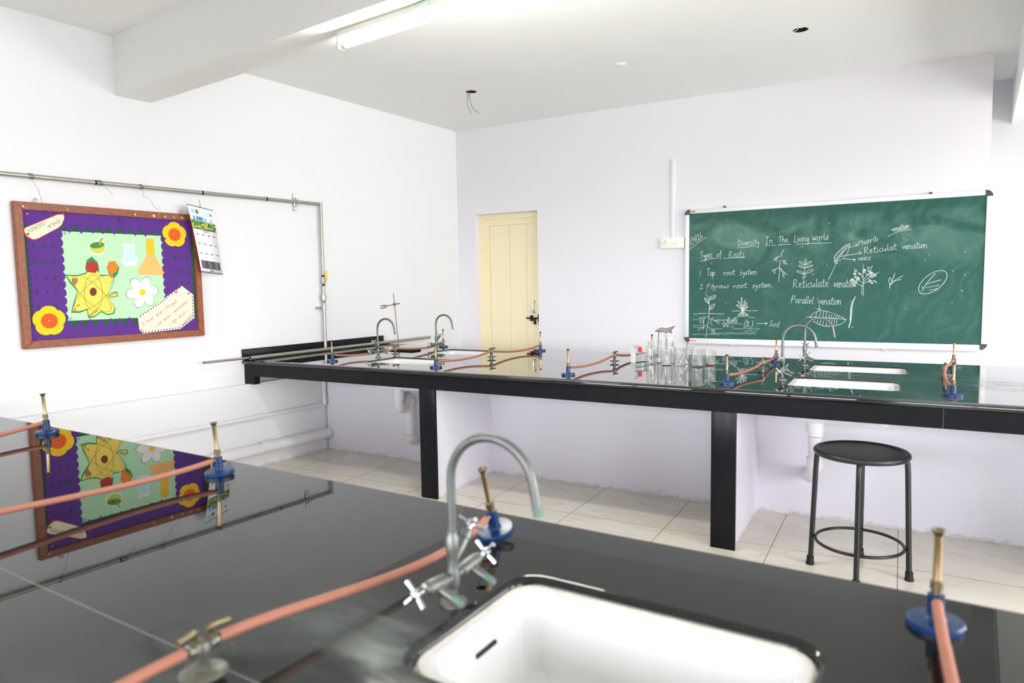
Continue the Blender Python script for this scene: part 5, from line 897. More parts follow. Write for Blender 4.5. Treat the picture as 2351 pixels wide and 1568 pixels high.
SK = [(FA(*SINKS_A[1], ZS), ANG_A, 'white sink in the far bench, front of the pair before the chalkboard'),
      (FA(*SINKS_A[3], ZS), ANG_A, 'white sink in the far bench, back one of the pair before the chalkboard'),
      (FA(*SINKS_A[0], ZS), ANG_A, 'white sink in the far bench, front of the pair at its left end'),
      (FA(*SINKS_A[2], ZS), ANG_A, 'white sink in the far bench, back one of the pair at its left end'),
      (NB(*SINKS_N[0], ZS), ANG_B, 'large white sink in the near bench at the bottom of the photo')]
for i, (p, a, lab) in enumerate(SK[:5]):
    if i == 0: sink.location = p; sink.rotation_euler = (0, 0, a); sink['label'] = lab
    else: clone(sink, p, a, lab)
b = bm_new()

# ------------------------------------------------------------------ drain traps
def trap(base, ang, pieces, label):
    e = thing('sink_trap', label, 'drain pipe', base, ang, 'white drain traps under the far bench')
    for nm, path, r, cols in pieces:
        b = bm_new(); tube(b, spline(path, 5) if len(path) > 2 else path, r, 14)
        for c, d in cols: lathe(b, [(r, -.03), (r + .006, -.028), (r + .006, .028), (r, .03)], 14, M=along(c, d))
        obj(nm, b, PVC, e)
    return e
trap(FA(1.13, 0.50, 0), ANG_A, [('inlet_pipe', [(0, 0, .66), (0, 0, .53)], .036, [((0, 0, .575), (0, 0, 1))]), ('u_bend', [(0, 0, .53), (0, .005, .485), (-.008, .04, .462), (-.014, .075, .49), (-.018, .10, .53), (-.024, .13, .55), (-.029, .158, .52)], .036, []),
     ('outlet_pipe', [(-.029, .158, .52), (-.030, .160, .24)], .038, [((-.029, .158, .50), (0, 0, 1)), ((-.030, .16, .33), (0, 0, 1))]), ('elbow', [(-.030, .160, .24), (-.030, .166, .205), (-.030, .20, .185)], .040, [])], 'white S-bend drain trap under the far bench, left of its first pillar')
trap(FA(4.035, 0.46, 0), ANG_A, [('inlet_pipe', [(0, 0, .66), (0, 0, .55)], .040, [((0, 0, .60), (0, 0, 1))]), ('u_bend', [(0, 0, .55), (0, .01, .50), (-.004, .06, .44), (-.006, .08, .40)], .036, []),
     ('outlet_pipe', [(-.006, .08, .40), (-.01, .09, .34)], .038, [((-.008, .085, .38), (0, 0, 1))]), ('elbow', [(-.01, .09, .34), (-.03, .13, .29), (-.06, .22, .275), (-.06, .28, .27)], .036, [])], 'white drain trap under the far bench, behind the black stool')

# ------------------------------------------------------------------ water taps
def faucet(sg):
    e = thing('water_tap', '', 'tap', group='gooseneck water taps on the benches')
    b = bm_new(); lathe(b, [(0, 0), (.024, 0), (.024, .004), (.014, .009), (.010, .012), (0, .012)], 20); obj('flange', b, TAPM, e)
    b = bm_new(); tube(b, [(0, 0, 0.008), (0, 0, 0.04)], .0075, 12)
    lathe(b, [(.0075, .028), (.0115, .032), (.013, .047), (.0105, .06), (.0088, .07), (.0105, .086), (.0125, .098), (.012, .118), (.0095, .122), (.0095, .13), (0, .13)], 16)
    tube(b, spline([(0, 0, .072), (0, sg * .018, .088), (0, sg * .040, .108)], 5), [.008] * 5 + [.0098] * 6, 12); lathe(b, [(.009, 0), (.0115, .002), (.0115, .016), (.006, .02), (0, .02)], 14, M=along((0, sg * .034, .103), (0, sg * .7, .7)))
    obj('body', b, NICKEL, e)
    b = bm_new(); path = [(0, 0, .125), (0, 0, .17)] + [(.082 - .082 * math.cos(math.radians(a)), 0, .2205 + .080 * math.sin(math.radians(a))) for a in range(0, 171, 10)] + [(.168, 0, .205), (.172, 0, .185)]
    tube(b, path, .0076, 14); sp = obj('spout', b, NICKEL, e, ang=60)
    b = bm_new(); tube(b, [(.1695, 0, .1975), (.1723, 0, .183)], .0083, 14); obj('spout_tip', b, VERDI, sp)
    def handle(c, d):
        b = bm_new(); M = along(c, d)
        lathe(b, [(0, -.02), (.0045, -.02), (.0045, -.004), (.008, -.004), (.008, .006), (.004, .009), (0, .009)], 12, M=M)
        for k in range(4):
            a = math.radians(45 + 90 * k); p0 = M @ Vector((.006 * math.cos(a), .006 * math.sin(a), 0)); p1 = M @ Vector((.026 * math.cos(a), .026 * math.sin(a), .002))
            tube(b, [p0, p1], [.0034, .0046], 8)
        obj('cross_handle', b, CHROME, e)
    handle((0, sg * .056, .124), (0, sg * .7, .72))
    for s2 in (-1, 1):
        b = bm_new(); Mx = along((0, 0, .047), (0, s2, .09))
        lathe(b, [(.008, .005), (.008, .022), (.012, .024), (.013, .034), (.0135, .062), (.0125, .070), (.009, .073), (.009, .08), (0, .08)], 16, M=Mx)
        c0 = Vector((0, s2 * .048, .05)); c1 = c0 + Vector((.052, 0, -.020)); tube(b, [c0, c0 + Vector((.034, 0, -.013)), c0 + Vector((.036, 0, -.0135)), c1], [.0085, .0075, .0062, .0062], 12)
        v = obj('side_valve', b, NICKEL, e)
        b = bm_new(); tube(b, [c0 + Vector((.036, 0, -.0135)), c1 + Vector((.001, 0, 0))], .0066, 12); tube(b, [c1 + Vector((-.001, 0, 0)), c1 + Vector((.0014, 0, 0))], .0048, 10); obj('hose_nozzle', b, VERDI, v)
        handle((0, s2 * .100, .056), (0, s2, .09))
    return e
fa_back = faucet(1); fa_front = faucet(-1)
def put(o, p, a, lab): o.location = p; o.rotation_euler = (0, 0, a); o['label'] = lab
put(fa_back, NB(3.939, -.449), ANG_B, 'corroded gooseneck water tap on the near bench beside the large sink')
clone(fa_back, FA(1.002, 1.172), ANG_A, 'gooseneck water tap on the far bench, back one of the pair at the left end')
clone(fa_back, FA(3.891, 1.188), ANG_A, 'gooseneck water tap on the far bench, back one of the pair before the chalkboard')
put(fa_front, FA(0.920, 0.522), ANG_A, 'gooseneck water tap on the far bench, front of the pair at the left end')
clone(fa_front, FA(3.863, 0.445), ANG_A, 'gooseneck water tap on the far bench, front of the pair before the chalkboard')

# ------------------------------------------------------------------ bunsen burners
bur = thing('bunsen_burner', '', 'bunsen burner', group='blue-based brass bunsen burners')
b = bm_new(); lathe(b, [(0, 0), (.041, 0), (.0415, .003), (.0415, .009), (.039, .012), (.016, .0135), (.0125, .017), (.0122, .052), (.0105, .053), (0, .053)], 32); obj('base', b, BLUE, bur)
b = bm_new(); lathe(b, [(.007, .052), (.007, .060), (.0092, .061), (.0092, .073), (.0066, .076), (0, .076)], 16); obj('air_collar', b, DBRASS, bur)
b = bm_new(); lathe(b, [(.0062, .072), (.0058, .082), (.0058, .145), (.0075, .150), (.0098, .156), (.0084, .156), (.0045, .148), (0, .148)], 16); bt = obj('barrel', b, BRASS, bur)
b = bm_new(); lathe(b, [(.0068, .1485), (.0079, .1505), (.0102, .156), (.0098, .1572), (.008, .1566), (.006, .1525), (0, .152)], 16); obj('flared_rim', b, DBRASS, bt)
b = bm_new(); tube(b, [(.010, 0, .045), (.018, 0, .045), (.020, 0, .045), (.030, 0, .045)], [.0058, .0058, .0045, .0045], 10); obj('gas_inlet', b, DBRASS, bur)
# ------------------------------------------------------------------ gas taps
tap = thing('gas_tap', '', 'gas tap', group='two-way gas taps on the benches')
b = bm_new(); lathe(b, [(0, 0), (.011, 0), (.013, .002), (.013, .011), (.032, .012), (.033, .015), (.030, .0175), (.011, .019), (0, .019)], 24); obj('base_flange', b, TAPM, tap)
b = bm_new(); lathe(b, [(.0085, .017), (.0085, .034), (.0125, .040), (.0145, .050), (.0125, .060), (.006, .064), (0, .064)], 16); obj('post', b, TAPM, tap)
for s2 in (-1, 1):
    b = bm_new(); tube(b, [(0, s2 * .006, .050), (0, s2 * .016, .052), (0, s2 * .017, .052), (0, s2 * .023, .053), (0, s2 * .024, .053), (0, s2 * .040, .054)], [.0085, .0085, .0098, .0098, .0055, .0045], 10)
    nz = obj('nozzle', b, TAPM, tap)
    b = bm_new(); lathe(b, [(.0065, 0), (.0065, .012), (.0035, .014), (.0035, .020), (0, .020)], 10, M=Matrix.Translation((0, s2 * .012, .056)))
    tube(b, spline([(0, s2 * .008, .074), (.003, s2 * .018, .0765), (.006, s2 * .040, .0755)], 4), [.0052] * 4 + [.0048] * 4 + [.0056], 8); obj('lever', b, DBRASS, tap)
# ------------------------------------------------------------------ rubber hoses join each burner to its tap
HN = [0]
def hose(p0, d0, p1, d1, label, sag=0.012, side=0.0):
    p0, p1, d0, d1 = Vector(p0), Vector(p1), Vector(d0).normalized(), Vector(d1).normalized(); L_ = (p1 - p0).length
    n = 26; pts = []
    for k in range(n + 1):
        t = k / n; h = (2 * t**3 - 3 * t**2 + 1) * p0 + (t**3 - 2 * t**2 + t) * d0 * L_ * .9 + (-2 * t**3 + 3 * t**2) * p1 + (t**3 - t**2) * (-d1) * L_ * .9
        h.z -= sag * math.sin(math.pi * t); h.z = max(h.z, ZT + 0.0092)
        pr = Vector((-(p1 - p0).y, (p1 - p0).x, 0)).normalized(); h += pr * side * math.sin(math.pi * t)
        pts.append(h)
    b = bm_new(); c = p0.copy(); tube(b, [q - c for q in pts], 0.0080, 12)
    o = obj('rubber_hose', b, HOSE); o.location = c
    return tag(o, label, 'hose', 'pink rubber gas hoses')
_nb = [0]; _nt = [0]
def place_burner(p, yaw, lab, lean=0.0):
    # the burner leans towards its hose: the far rim of the base lifts
    loc = Vector(p)
    ry = lean
    if lean:
        loc = loc + Vector((math.cos(yaw), math.sin(yaw), 0)) * (0.0415 * (1 - math.cos(lean))) ; loc.z += 0.0415 * math.sin(lean)
    if _nb[0] == 0: o = bur; o.location = loc; o.rotation_euler = (0, ry, yaw); o['label'] = lab
    else: o = clone(bur, loc, yaw, lab, 0.0, ry)
    _nb[0] += 1
    M = Matrix.Translation(loc) @ Matrix.Rotation(yaw, 4, 'Z') @ Matrix.Rotation(ry, 4, 'Y')
    return M @ Vector((.021, 0, .045)), M.to_3x3() @ Vector((1, 0, 0))
def place_tap(p, ang, lab):
    if _nt[0] == 0: o = tap; o.location = p; o.rotation_euler = (0, 0, ang); o['label'] = lab
    else: clone(tap, p, ang, lab)
    _nt[0] += 1
    M = Matrix.Translation(Vector(p)) @ Matrix.Rotation(ang, 4, 'Z')
    return {k: (M @ Vector((0, k * .027, .0535)), M.to_3x3() @ Vector((0, k, 0.02))) for k in (-1, 1)}
def station(fr, ang, tp, tlab, items):
    ends = place_tap(fr(*tp), ang, tlab) if tlab else None
    for (s, t, blab, hlab, k, lean, sag, side) in items:
        p = fr(s, t); q, qd = ends[k]
        dv = q - p; yaw = math.atan2(dv.y, dv.x)
        ip, idr = place_burner(p, yaw, blab, lean)
        hose(ip, idr, q, qd, hlab, sag, side)
    return ends
GT = 'two-way gas tap '
station(FA, ANG_A, (0.958, 0.680), GT + 'between the two water taps at the left end of far bench', [
    (0.769, 0.184, 'bunsen burner at the front left end of the far bench, before the metal tubes', 'hose from the front left burner of far bench to its gas tap', -1, 0, .022, 0.055),
    (0.881, 1.445, 'bunsen burner at the back left of the far bench, behind the second water tap', 'hose behind the taps at the left end of far bench, to back burner', 1, 0, .022, .045)])
station(FA, ANG_A, (1.789, 0.775), GT + 'on far bench in front of the cream door reflection', [
    (1.723, 0.167, 'bunsen burner at far bench front edge, in front of the left back sink', 'hose from the burner before the left sinks to the tap near the door', -1, 0, .020, 0.0),
    (1.863, 1.427, 'bunsen burner at the back of far bench, beside the cream door edge', 'hose from the tap near the door to the burner at the back edge', 1, 0, .024, 0.0)])
station(FA, ANG_A, (2.727, 0.850), GT + 'in the middle of far bench, left of the test tube rack', [
    (2.695, 0.169, 'bunsen burner alone at the middle of the far bench front edge', 'hose from the middle front burner to the tap left of the test tube rack', -1, 0, .020, 0.0),
    (2.812, 1.40, 'bunsen burner half hidden behind the glass jars, only its barrel showing', 'hose from the middle tap disappearing behind the test tube rack', 1, 0, .022, -.01)])
station(FA, ANG_A, (3.701, 0.800), GT + 'on far bench just left of the chalkboard-side water taps', [
    (3.622, 0.177, 'bunsen burner at far bench front edge, left of the chalkboard-side water taps', 'hose from the front burner to the tap left of the chalkboard-side water taps', -1, 0, .016, 0.0),
    (3.696, 1.350, 'bunsen burner behind the gooseneck tap before the chalkboard', 'hose rising to the burner behind the gooseneck tap before the chalkboard', 1, 0, .016, 0.0)])
station(FA, ANG_A, (4.639, 0.870), GT + 'at the right end of far bench between two burners', [
    (4.642, 0.180, 'bunsen burner at the front right end of the far bench', 'hose from the front right burner of far bench to its gas tap', -1, 0, .018, .012),
    (4.711, 1.406, 'bunsen burner at the back right end of the far bench', 'hose from the right end tap to the back right burner of far bench', 1, 0, .016, 0.0)])
station(NB, ANG_B, (1.900, -.800), GT + 'of the near bench outside the frame, feeding its farthest burner', [
    (1.713, -.093, 'bunsen burner at the left of the near bench, over the reflected flower', 'hose from the leftmost near-bench burner leaving the frame at left, upper one', 1, .05, .010, 0.0)])
station(NB, ANG_B, (2.830, -.800), GT + 'of the near bench outside the frame, feeding the second burner', [
    (2.840, -.133, 'bunsen burner on the near bench beside the reflected notice board', 'long hose across the reflected notice board on the near bench', 1, .07, .006, 0.0)])
ends = station(NB, ANG_B, (3.776, -.818), GT + 'at the bottom of the photo on the near bench, close up', [
    (3.832, -.150, 'tilted bunsen burner on the near bench behind the corroded water tap', 'thick blurred hose from the close gas tap to the tilted burner', 1, .27, .002, 0.02)])
p1 = NB(3.735, -1.30, ZT + .012); hose(ends[-1][0], ends[-1][1], p1, NB(3.7, -1.0, 0) - NB(3.7, -1.3, 0), 'blurred hose leaving the close gas tap to the bottom left', .0, 0)
station(NB, ANG_B, (4.690, -.800), GT + 'of the near bench outside the frame at lower right', [
    (4.651, -.131, 'large blurred bunsen burner at the right end of the near bench', 'blurred hose from the right near-bench burner leaving the frame below', 1, 0, .008, 0.0)])

# ------------------------------------------------------------------ stool
st = thing('stool', 'black round metal stool with four legs in front of the far bench', 'stool', (4.262, -2.352, 0), 0.0)
HS = 0.590
b = bm_new(); lathe(b, [(0, HS - .012), (.188, HS - .012), (.188, HS - .002), (.180, HS - .001), (0, HS)], 40); obj('seat', b, mat('black_seat_board', rgb(30, 32, 33), 0.45, noise=0.2, nscale=20), st)
b = bm_new(); tube(b, [(.1935 * math.cos(2 * math.pi * k / 40), .1935 * math.sin(2 * math.pi * k / 40), HS - .008) for k in range(40)], .0145, 12, closed=True); obj('seat_rim', b, BLACKM, st)
b = bm_new(); tube(b, [(.190 * math.cos(2 * math.pi * k / 44), .190 * math.sin(2 * math.pi * k / 44), .147) for k in range(44)], .0075, 10, closed=True); obj('foot_ring', b, BLACKM, st)
for k in range(4):
    a = math.radians(5 + 90 * k); c, s_ = math.cos(a), math.sin(a)
    b = bm_new(); tube(b, [(.160 * c, .160 * s_, HS - .018), (.180 * c, .180 * s_, HS - .022), (.191 * c, .191 * s_, HS - .04), (.194 * c, .194 * s_, HS - .09), (.211 * c, .211 * s_, .012)], .0122, 12)
    l = obj('leg', b, BLACKM, st)
    b = bm_new(); lathe(b, [(0, 0), (.0195, 0), (.0195, .012), (.017, .016), (.0165, .042), (.0125, .044), (0, .044)], 16, M=along((.212 * c, .212 * s_, 0), (-.03 * c, -.03 * s_, 1))); obj('rubber_foot', b, BLACKR, l)

# ------------------------------------------------------------------ metal tubes lying at the wall end
def rod(p0, p1, r, lab):
    p0, p1 = Vector(p0), Vector(p1); b = bm_new(); d = p1 - p0
    tube(b, [(0, 0, 0), d], r, 16, caps=False); tube(b, [d, (0, 0, 0)], r * .86, 16, caps=False)
    lathe(b, [(r * .86, 0), (r, 0)], 16, M=along((0, 0, 0), d)); lathe(b, [(r * .86, 0), (r, 0)], 16, M=along(d, d))
    o = obj('metal_tube', b, STEEL); o.location = p0
    return tag(o, lab, 'tube', 'loose metal tubes at the wall end')
rod(FA(.098, .004, .8660), FA(.200, 2.17, .8660), .0155, 'thick loose metal tube on the far bench along the wall, passing behind the left taps')
rod(FA(.056, -.37, .870), FA(.093, .72, .8595), .0092, 'thin loose metal tube sticking out past the far bench front edge at the wall')

# ------------------------------------------------------------------ retort stand
rs = thing('retort_stand', 'thin iron retort stand with a clamp arm, between the left water taps', 'retort stand', FA(.690, 1.06), ANG_A)
b = bm_new(); box(b, -.06, .19, -.055, .06, 0, .014, bev=.004); obj('base', b, IRON, rs)
b = bm_new(); tube(b, [(0, 0, .012), (-.030, -.016, .485)], .0037, 10); lathe(b, [(.011, .013), (.011, .024), (.0040, .026)], 12); obj('rod', b, mat('dark_steel', rgb(112, 110, 106), 0.5, 0.3), rs)
RUST = mat('rusty_brass', rgb(140, 96, 62), 0.5, 0.6, noise=0.4, nscale=60)
b = bm_new(); lathe(b, [(0, -.012), (.012, -.012), (.013, 0), (.012, .012), (0, .012)], 10, M=Matrix.Translation((-.024, -.013, .392))); tube(b, [(-.02, -.012, .393), (.006, -.008, .397), (.014, -.006, .402)], [.0035, .0035, .006], 8); obj('boss_head', b, DBRASS, rs)
b = bm_new(); tube(b, [(-.024, -.025, .392), (-.08, -.053, .380)], .0034, 8); tube(b, [(-.02, -.024, .392), (.024, 0, .400)], .004, 8); arm = obj('clamp_arm', b, RUST, rs)
b = bm_new(); M = along((-.078, -.052, .3805), (-.056, -.028, -.014))
tube(b, [M @ Vector(v) for v in ((0, .004, 0), (0, .011, .02), (0, .008, .055))], .0042, 8); tube(b, [M @ Vector(v) for v in ((0, -.004, 0), (0, -.011, .02), (0, -.008, .055))], .0042, 8); tube(b, [M @ Vector(v) for v in ((.018, 0, .02), (-.018, 0, .02))], .003, 6)
obj('jaws', b, DBRASS, arm)

# ------------------------------------------------------------------ glassware and the test tube rack
rk = thing('test_tube_rack', 'white metal test tube rack at the left end of the glassware', 'test tube rack', FA(2.862, .985), ANG_A + 1.12)
RACKM = mat('white_painted_tin', rgb(224, 224, 222), 0.45); SHELFM = RACKM
RL = .130
for x in (-RL / 2, RL / 2 - .0015):
    hole = [[(.0085 * math.cos(2 * math.pi * k / 16), .0775 + .0085 * math.sin(2 * math.pi * k / 16)) for k in range(16)]]
    me = slab([(-.0225, 0), (.0225, 0), (.0225, .092), (-.0225, .092)], hole, 0, .0015, 0.0)
    me.transform(Matrix(((0, 0, 1, x), (1, 0, 0, 0), (0, 1, 0, 0), (0, 0, 0, 1)))); pl = obj('end_plate', me, RACKM, rk, smooth=False)
    b = bm_new()
    for y, z in ((-.011, .06), (.011, .06), (-.011, .031), (.011, .031)): lathe(b, [(.0024, 0), (.0018, .001), (0, .0012)], 8, M=along((x + (0 if x < 0 else .0015), y, z), (-1 if x < 0 else 1, 0, 0)))
    obj('rivets', b, STEEL, pl)
b = bm_new()
for z in (.062, .033): pass
for z, nm in ((.066, 'tube_shelf'), (.036, 'tube_shelf')):
    hs = [[(x + .0085 * math.cos(2 * math.pi * k / 12), .0085 * math.sin(2 * math.pi * k / 12)) for k in range(12)] for x in (-.048, -.024, 0, .024, .048)]
    me = slab([(-RL / 2, -.0215), (RL / 2, -.0215), (RL / 2, .0215), (-RL / 2, .0215)], hs, z, z + .0015, 0); obj(nm, me, RACKM, rk, smooth=False)
obj('bottom_shelf', box(bm_new(), -RL / 2, RL / 2, -.0215, .0215, .004, .0055), RACKM, rk, smooth=False)
b.free()
Mr = Matrix.Translation(FA(2.862, .985, 0)) @ Matrix.Rotation(ANG_A + 1.12, 4, 'Z')
tt = thing('test_tube', 'clear test tube standing in the rack beside the red-topped one', 'test tube', Mr @ Vector((-.024, 0, ZT)), 0, 'test tubes in the rack')
b = bm_new(); lathe(b, [(0, .006), (.004, .0075), (.007, .012), (.007, .118), (.0085, .120), (.0078, .120), (.0062, .117), (.0062, .012), (0, .008)], 14); obj('glass_wall', b, GLASS, tt)
t2 = clone(tt, Mr @ Vector((-.048, 0, ZT)), 0, 'clear test tube in the first hole of the rack, at the end plate')
t3 = thing('test_tube', 'test tube in the rack with a bright red plastic top', 'test tube', Mr @ Vector((.0, 0, ZT)), 0, 'test tubes in the rack')
b = bm_new(); lathe(b, [(0, .006), (.004, .0075), (.007, .012), (.007, .075), (.0062, .075), (.0062, .012), (0, .008)], 14); obj('glass_wall', b, GLASS, t3)
b = bm_new(); lathe(b, [(0, .070), (.0115, .070), (.0135, .074), (.0135, .100), (.0115, .103), (0, .103)], 16); obj('red_cap', b, mat('red_plastic', rgb(228, 36, 36), 0.4), t3)
def vessel(name, label, s, t, prof, group=None, th=0.0016, seg=28, cat=None):
    e = thing(name, label, cat or name.replace('_', ' '), FA(s, t), ANG_A, group)
    inner = [(max(r - th, 0), z) for r, z in reversed(prof) if z > .003] + [(0, .004)]
    b = bm_new(); lathe(b, [(0, 0)] + prof + inner, seg); obj('glass_wall', b, GLASS, e, ang=50)
    return e
RIMG = mat('ground_glass', rgb(206, 214, 212), 0.3)
e = vessel('glass_jar', 'tall clear glass jar just right of the test tube rack', 2.974, .880, [(.026, 0), (.031, .003), (.031, .012), (.0285, .10), (.024, .125), (.020, .132), (.020, .140), (.027, .146), (.027, .149), (.018, .149)])
b = bm_new(); tube(b, [(.0275 * math.cos(.3 * k), .0275 * math.sin(.3 * k), .1475) for k in range(21)], .0014, 6, closed=True); obj('rim', b, RIMG, e)
e2_ = vessel('measuring_cylinder', 'narrow clear glass tube standing inside the tall glass jar', 2.974, .880, [(.0, .004), (.012, .004), (.0125, .01), (.0125, .13), (.0145, .134), (.0125, .134)], cat='glass tube') if False else None
e = vessel('conical_flask', 'clear conical flask behind the tall glass jar', 2.998, .985, [(.036, 0), (.040, .003), (.0405, .010), (.030, .060), (.0165, .105), (.0145, .115), (.0145, .148), (.018, .153), (.0145, .154)])
b = bm_new(); tube(b, [(.0165 * math.cos(.3 * k), .0165 * math.sin(.3 * k), .1535) for k in range(21)], .0015, 6, closed=True); obj('rim', b, RIMG, e)
e = vessel('glass_jar', 'wide clear jar holding the white funnel, behind the large beaker', 3.078, .960, [(.034, 0), (.038, .004), (.038, .08), (.035, .100), (.031, .110), (.031, .139), (.034, .142), (.031, .143)])
b = bm_new(); tube(b, [(.0325 * math.cos(.3 * k), .0325 * math.sin(.3 * k), 0.1425) for k in range(21)], .0016, 6, closed=True); obj('rim', b, RIMG, e)
f = thing('funnel', 'white funnel sitting in the mouth of the wide jar', 'funnel', FA(3.078, .960, ZT - .019), ANG_A)
b = bm_new(); lathe(b, [(.004, .10), (.005, .14), (.012, .163), (.036, .2115), (.0375, .213), (.0355, .2135), (.010, .165), (.003, .14), (.003, .10)], 28); obj('cone', b, mat('frosted_white', rgb(238, 236, 228), 0.35), f)
b = bm_new(); lathe(b, [(0, .176), (.016, .186), (.0335, .2135), (.032, .2142), (.015, .188), (0, .179)], 24); obj('filter_paper', b, paper('filter_white', 236, 234, 224), f)
e = vessel('beaker', 'large clear beaker in front of the funnel jar', 3.084, .867, [(.030, 0), (.034, .003), (.0345, .010), (.0345, .092), (.0375, .098), (.0360, .099)], 'glass beakers on the far bench')
b = bm_new(); lathe(b, [(0, .004), (.0325, .0042), (.0325, .0052), (0, .0052)], 24); obj('residue', b, mat('pale_residue', rgb(228, 226, 212), 0.7), e)
b = bm_new(); tube(b, [(.0368 * math.cos(.3 * k), .0368 * math.sin(.3 * k), .0985) for k in range(21)], .0012, 6, closed=True); obj('rim', b, RIMG, e)
e = vessel('beaker', 'flaring clear beaker with a steel spatula leaning in it', 3.186, .850, [(.026, 0), (.0305, .003), (.0305, .04), (.034, .085), (.040, .118), (.042, .122), (.040, .1225)], 'glass beakers on the far bench')
b = bm_new(); tube(b, [(.041 * math.cos(.3 * k), .041 * math.sin(.3 * k), .1222) for k in range(21)], .0013, 6, closed=True); obj('rim', b, RIMG, e)
sp_ = thing('spatula', 'steel spatula leaning in the flaring beaker', 'spatula', FA(3.186, .850, ZT), ANG_A)
b = bm_new(); tube(b, [(-.016, -.004, .022), (.036, .004, .135), (.045, .006, .160)], .0021, 8); obj('handle', b, mat('dark_steel', rgb(112, 110, 106), 0.5, 0.3), sp_)
b = bm_new(); M = along((-.016, -.004, .022), (-.052, -.008, -.113)); prism(b, [(-.002, 0), (.002, 0), (.0075, .008), (.006, .019), (0, .0215)][:0] or [(.002 if False else -.0022, -.002), (.0022, -.002), (.0045, .004), (.0045, .012), (0, .0165), (-.0045, .012), (-.0045, .004)], -.0006, .0006)
b.transform(M @ Matrix(((1, 0, 0, 0), (0, 0, 1, 0), (0, 1, 0, 0), (0, 0, 0, 1)))); obj('blade', b, IRON, sp_)
b = bm_new(); prism(b, [(-.007, 0), (.007, 0), (.009, .012), (.004, .018), (-.005, .015)], -.001, .001); b.transform(along((.044, .006, .158), (.05, .006, .15)) @ Matrix(((1, 0, 0, 0), (0, 0, 1, 0), (0, 1, 0, 0), (0, 0, 0, 1)))); obj('spoon_end', b, IRON, sp_)
e = vessel('beaker', 'clear beaker with red-marked rim behind the flaring one', 3.205, .955, [(.034, 0), (.038, .003), (.038, .108), (.041, .114), (.039, .115)], 'glass beakers on the far bench')
b = bm_new(); box(b, .004, .014, -.042, -.0385, .118 - .008, .120 - .006); obj('red_mark', b, mat('red_mark', rgb(230, 60, 66), 0.5), e)
e = vessel('beaker', 'clear beaker with test tubes standing in it, second from the right', 3.292, .850, [(.033, 0), (.0365, .003), (.037, .010), (.037, .112), (.040, .118), (.0385, .119)], 'glass beakers on the far bench')
b = bm_new(); tube(b, [(.0395 * math.cos(.3 * k), .0395 * math.sin(.3 * k), .1185) for k in range(21)], .0012, 6, closed=True); obj('rim', b, RIMG, e)
for i, (x, y, lab) in enumerate(((.006, -.008, 'test tube in the beaker second from the right, its front one'), (.020, .010, 'test tube in the beaker second from the right, its back one'))):
    t_ = clone(tt, FA(3.292 + x, .850 + y, ZT), 0, lab); t_['group'] = 'test tubes in the beaker'
sx_ = thing('stopper', 'small dark stopper lying in the beaker second from the right', 'stopper', FA(3.300, .836, ZT + .0045), 0)
b = bm_new(); lathe(b, [(0, 0), (.006, 0), (.0075, .010), (0, .010)], 12); obj('plug', b, BLACKR, sx_)
e = vessel('beaker', 'clear beaker with brown residue at the right end of the glassware', 3.345, .965, [(.032, 0), (.0355, .003), (.036, .010), (.036, .098), (.0385, .104), (.037, .105)], 'glass beakers on the far bench')
b = bm_new(); tube(b, [(.0378 * math.cos(.3 * k), .0378 * math.sin(.3 * k), .1045) for k in range(19)] + [(.047, -.012, .1035), (.0378 * math.cos(5.9), .0378 * math.sin(5.9), .1045)], .0014, 6, closed=True); obj('rim', b, RIMG, e)
b = bm_new(); lathe(b, [(0, .0045), (.024, .0045), (.028, .010), (.012, .014), (0, .013)], 18); obj('residue', b, mat('brown_residue', rgb(196, 132, 100), 0.8, noise=.3, nscale=80), e)
# tripod with its gauze, behind the flasks
tp = thing('tripod_stand', 'thin iron tripod standing behind the flasks', 'tripod', FA(3.005, 1.085), ANG_A)
for i, (x, y, lx, ly) in enumerate(((-.036, -.02, -.040, -.030), (-.004, .035, .006, .055), (.048, -.006, .068, -.012))):
    b = bm_new(); tube(b, [(lx, ly, 0), (x, y, .2045)], .0024, 8); obj('leg', b, IRON, tp)
b = bm_new(); tube(b, [(-.036, -.02, .2045), (-.004, .035, .2045), (.048, -.006, .2045)], .0026, 8, closed=True); obj('top_ring', b, IRON, tp)
wg = thing('wire_gauze', 'bent sheet of wire gauze lying on top of the tripod', 'wire gauze', FA(3.010, 1.085, ZT + .2095), ANG_A - .1)
def gauze_mat():
    m = bpy.data.materials.new('rusty_gauze'); m.use_nodes = True; nt = m.node_tree; p = nt.nodes['Principled BSDF']; L = nt.links.new
    tc = nt.nodes.new('ShaderNodeTexCoord'); ck = nt.nodes.new('ShaderNodeTexNoise'); ck.inputs['Scale'].default_value = 180; L(tc.outputs['Object'], ck.inputs['Vector'])
    r = nt.nodes.new('ShaderNodeValToRGB'); e = r.color_ramp.elements; e[0].position = .4; e[0].color = rgb(96, 86, 88); e[1].position = .6; e[1].color = rgb(200, 190, 190); L(ck.outputs['Fac'], r.inputs[0]); L(r.outputs[0], p.inputs['Base Color']); p.inputs['Roughness'].default_value = .6; return m
def gz(u, v): return (-.056 + .104 * u, -.046 + .092 * v, -.006 + .014 * v + .016 * max(0, u - .45) * (2 * v - .5) + .012 * abs(u - .45) * v + .004)
b = bm_new(); g = []
for j in range(9):
    row = []
    for i in range(9):
        u, v = i / 8, j / 8; x, y, z = gz(u, v)
        row.append(b.verts.new((x, y, z)))
    g.append(row)
for j in range(8):
    for i in range(8): b.faces.new((g[j][i], g[j][i + 1], g[j + 1][i + 1], g[j + 1][i]))
o = obj('mesh_sheet', b, gauze_mat(), wg); md = o.modifiers.new('thickness', 'SOLIDIFY'); md.thickness = .0014
b = bm_new()
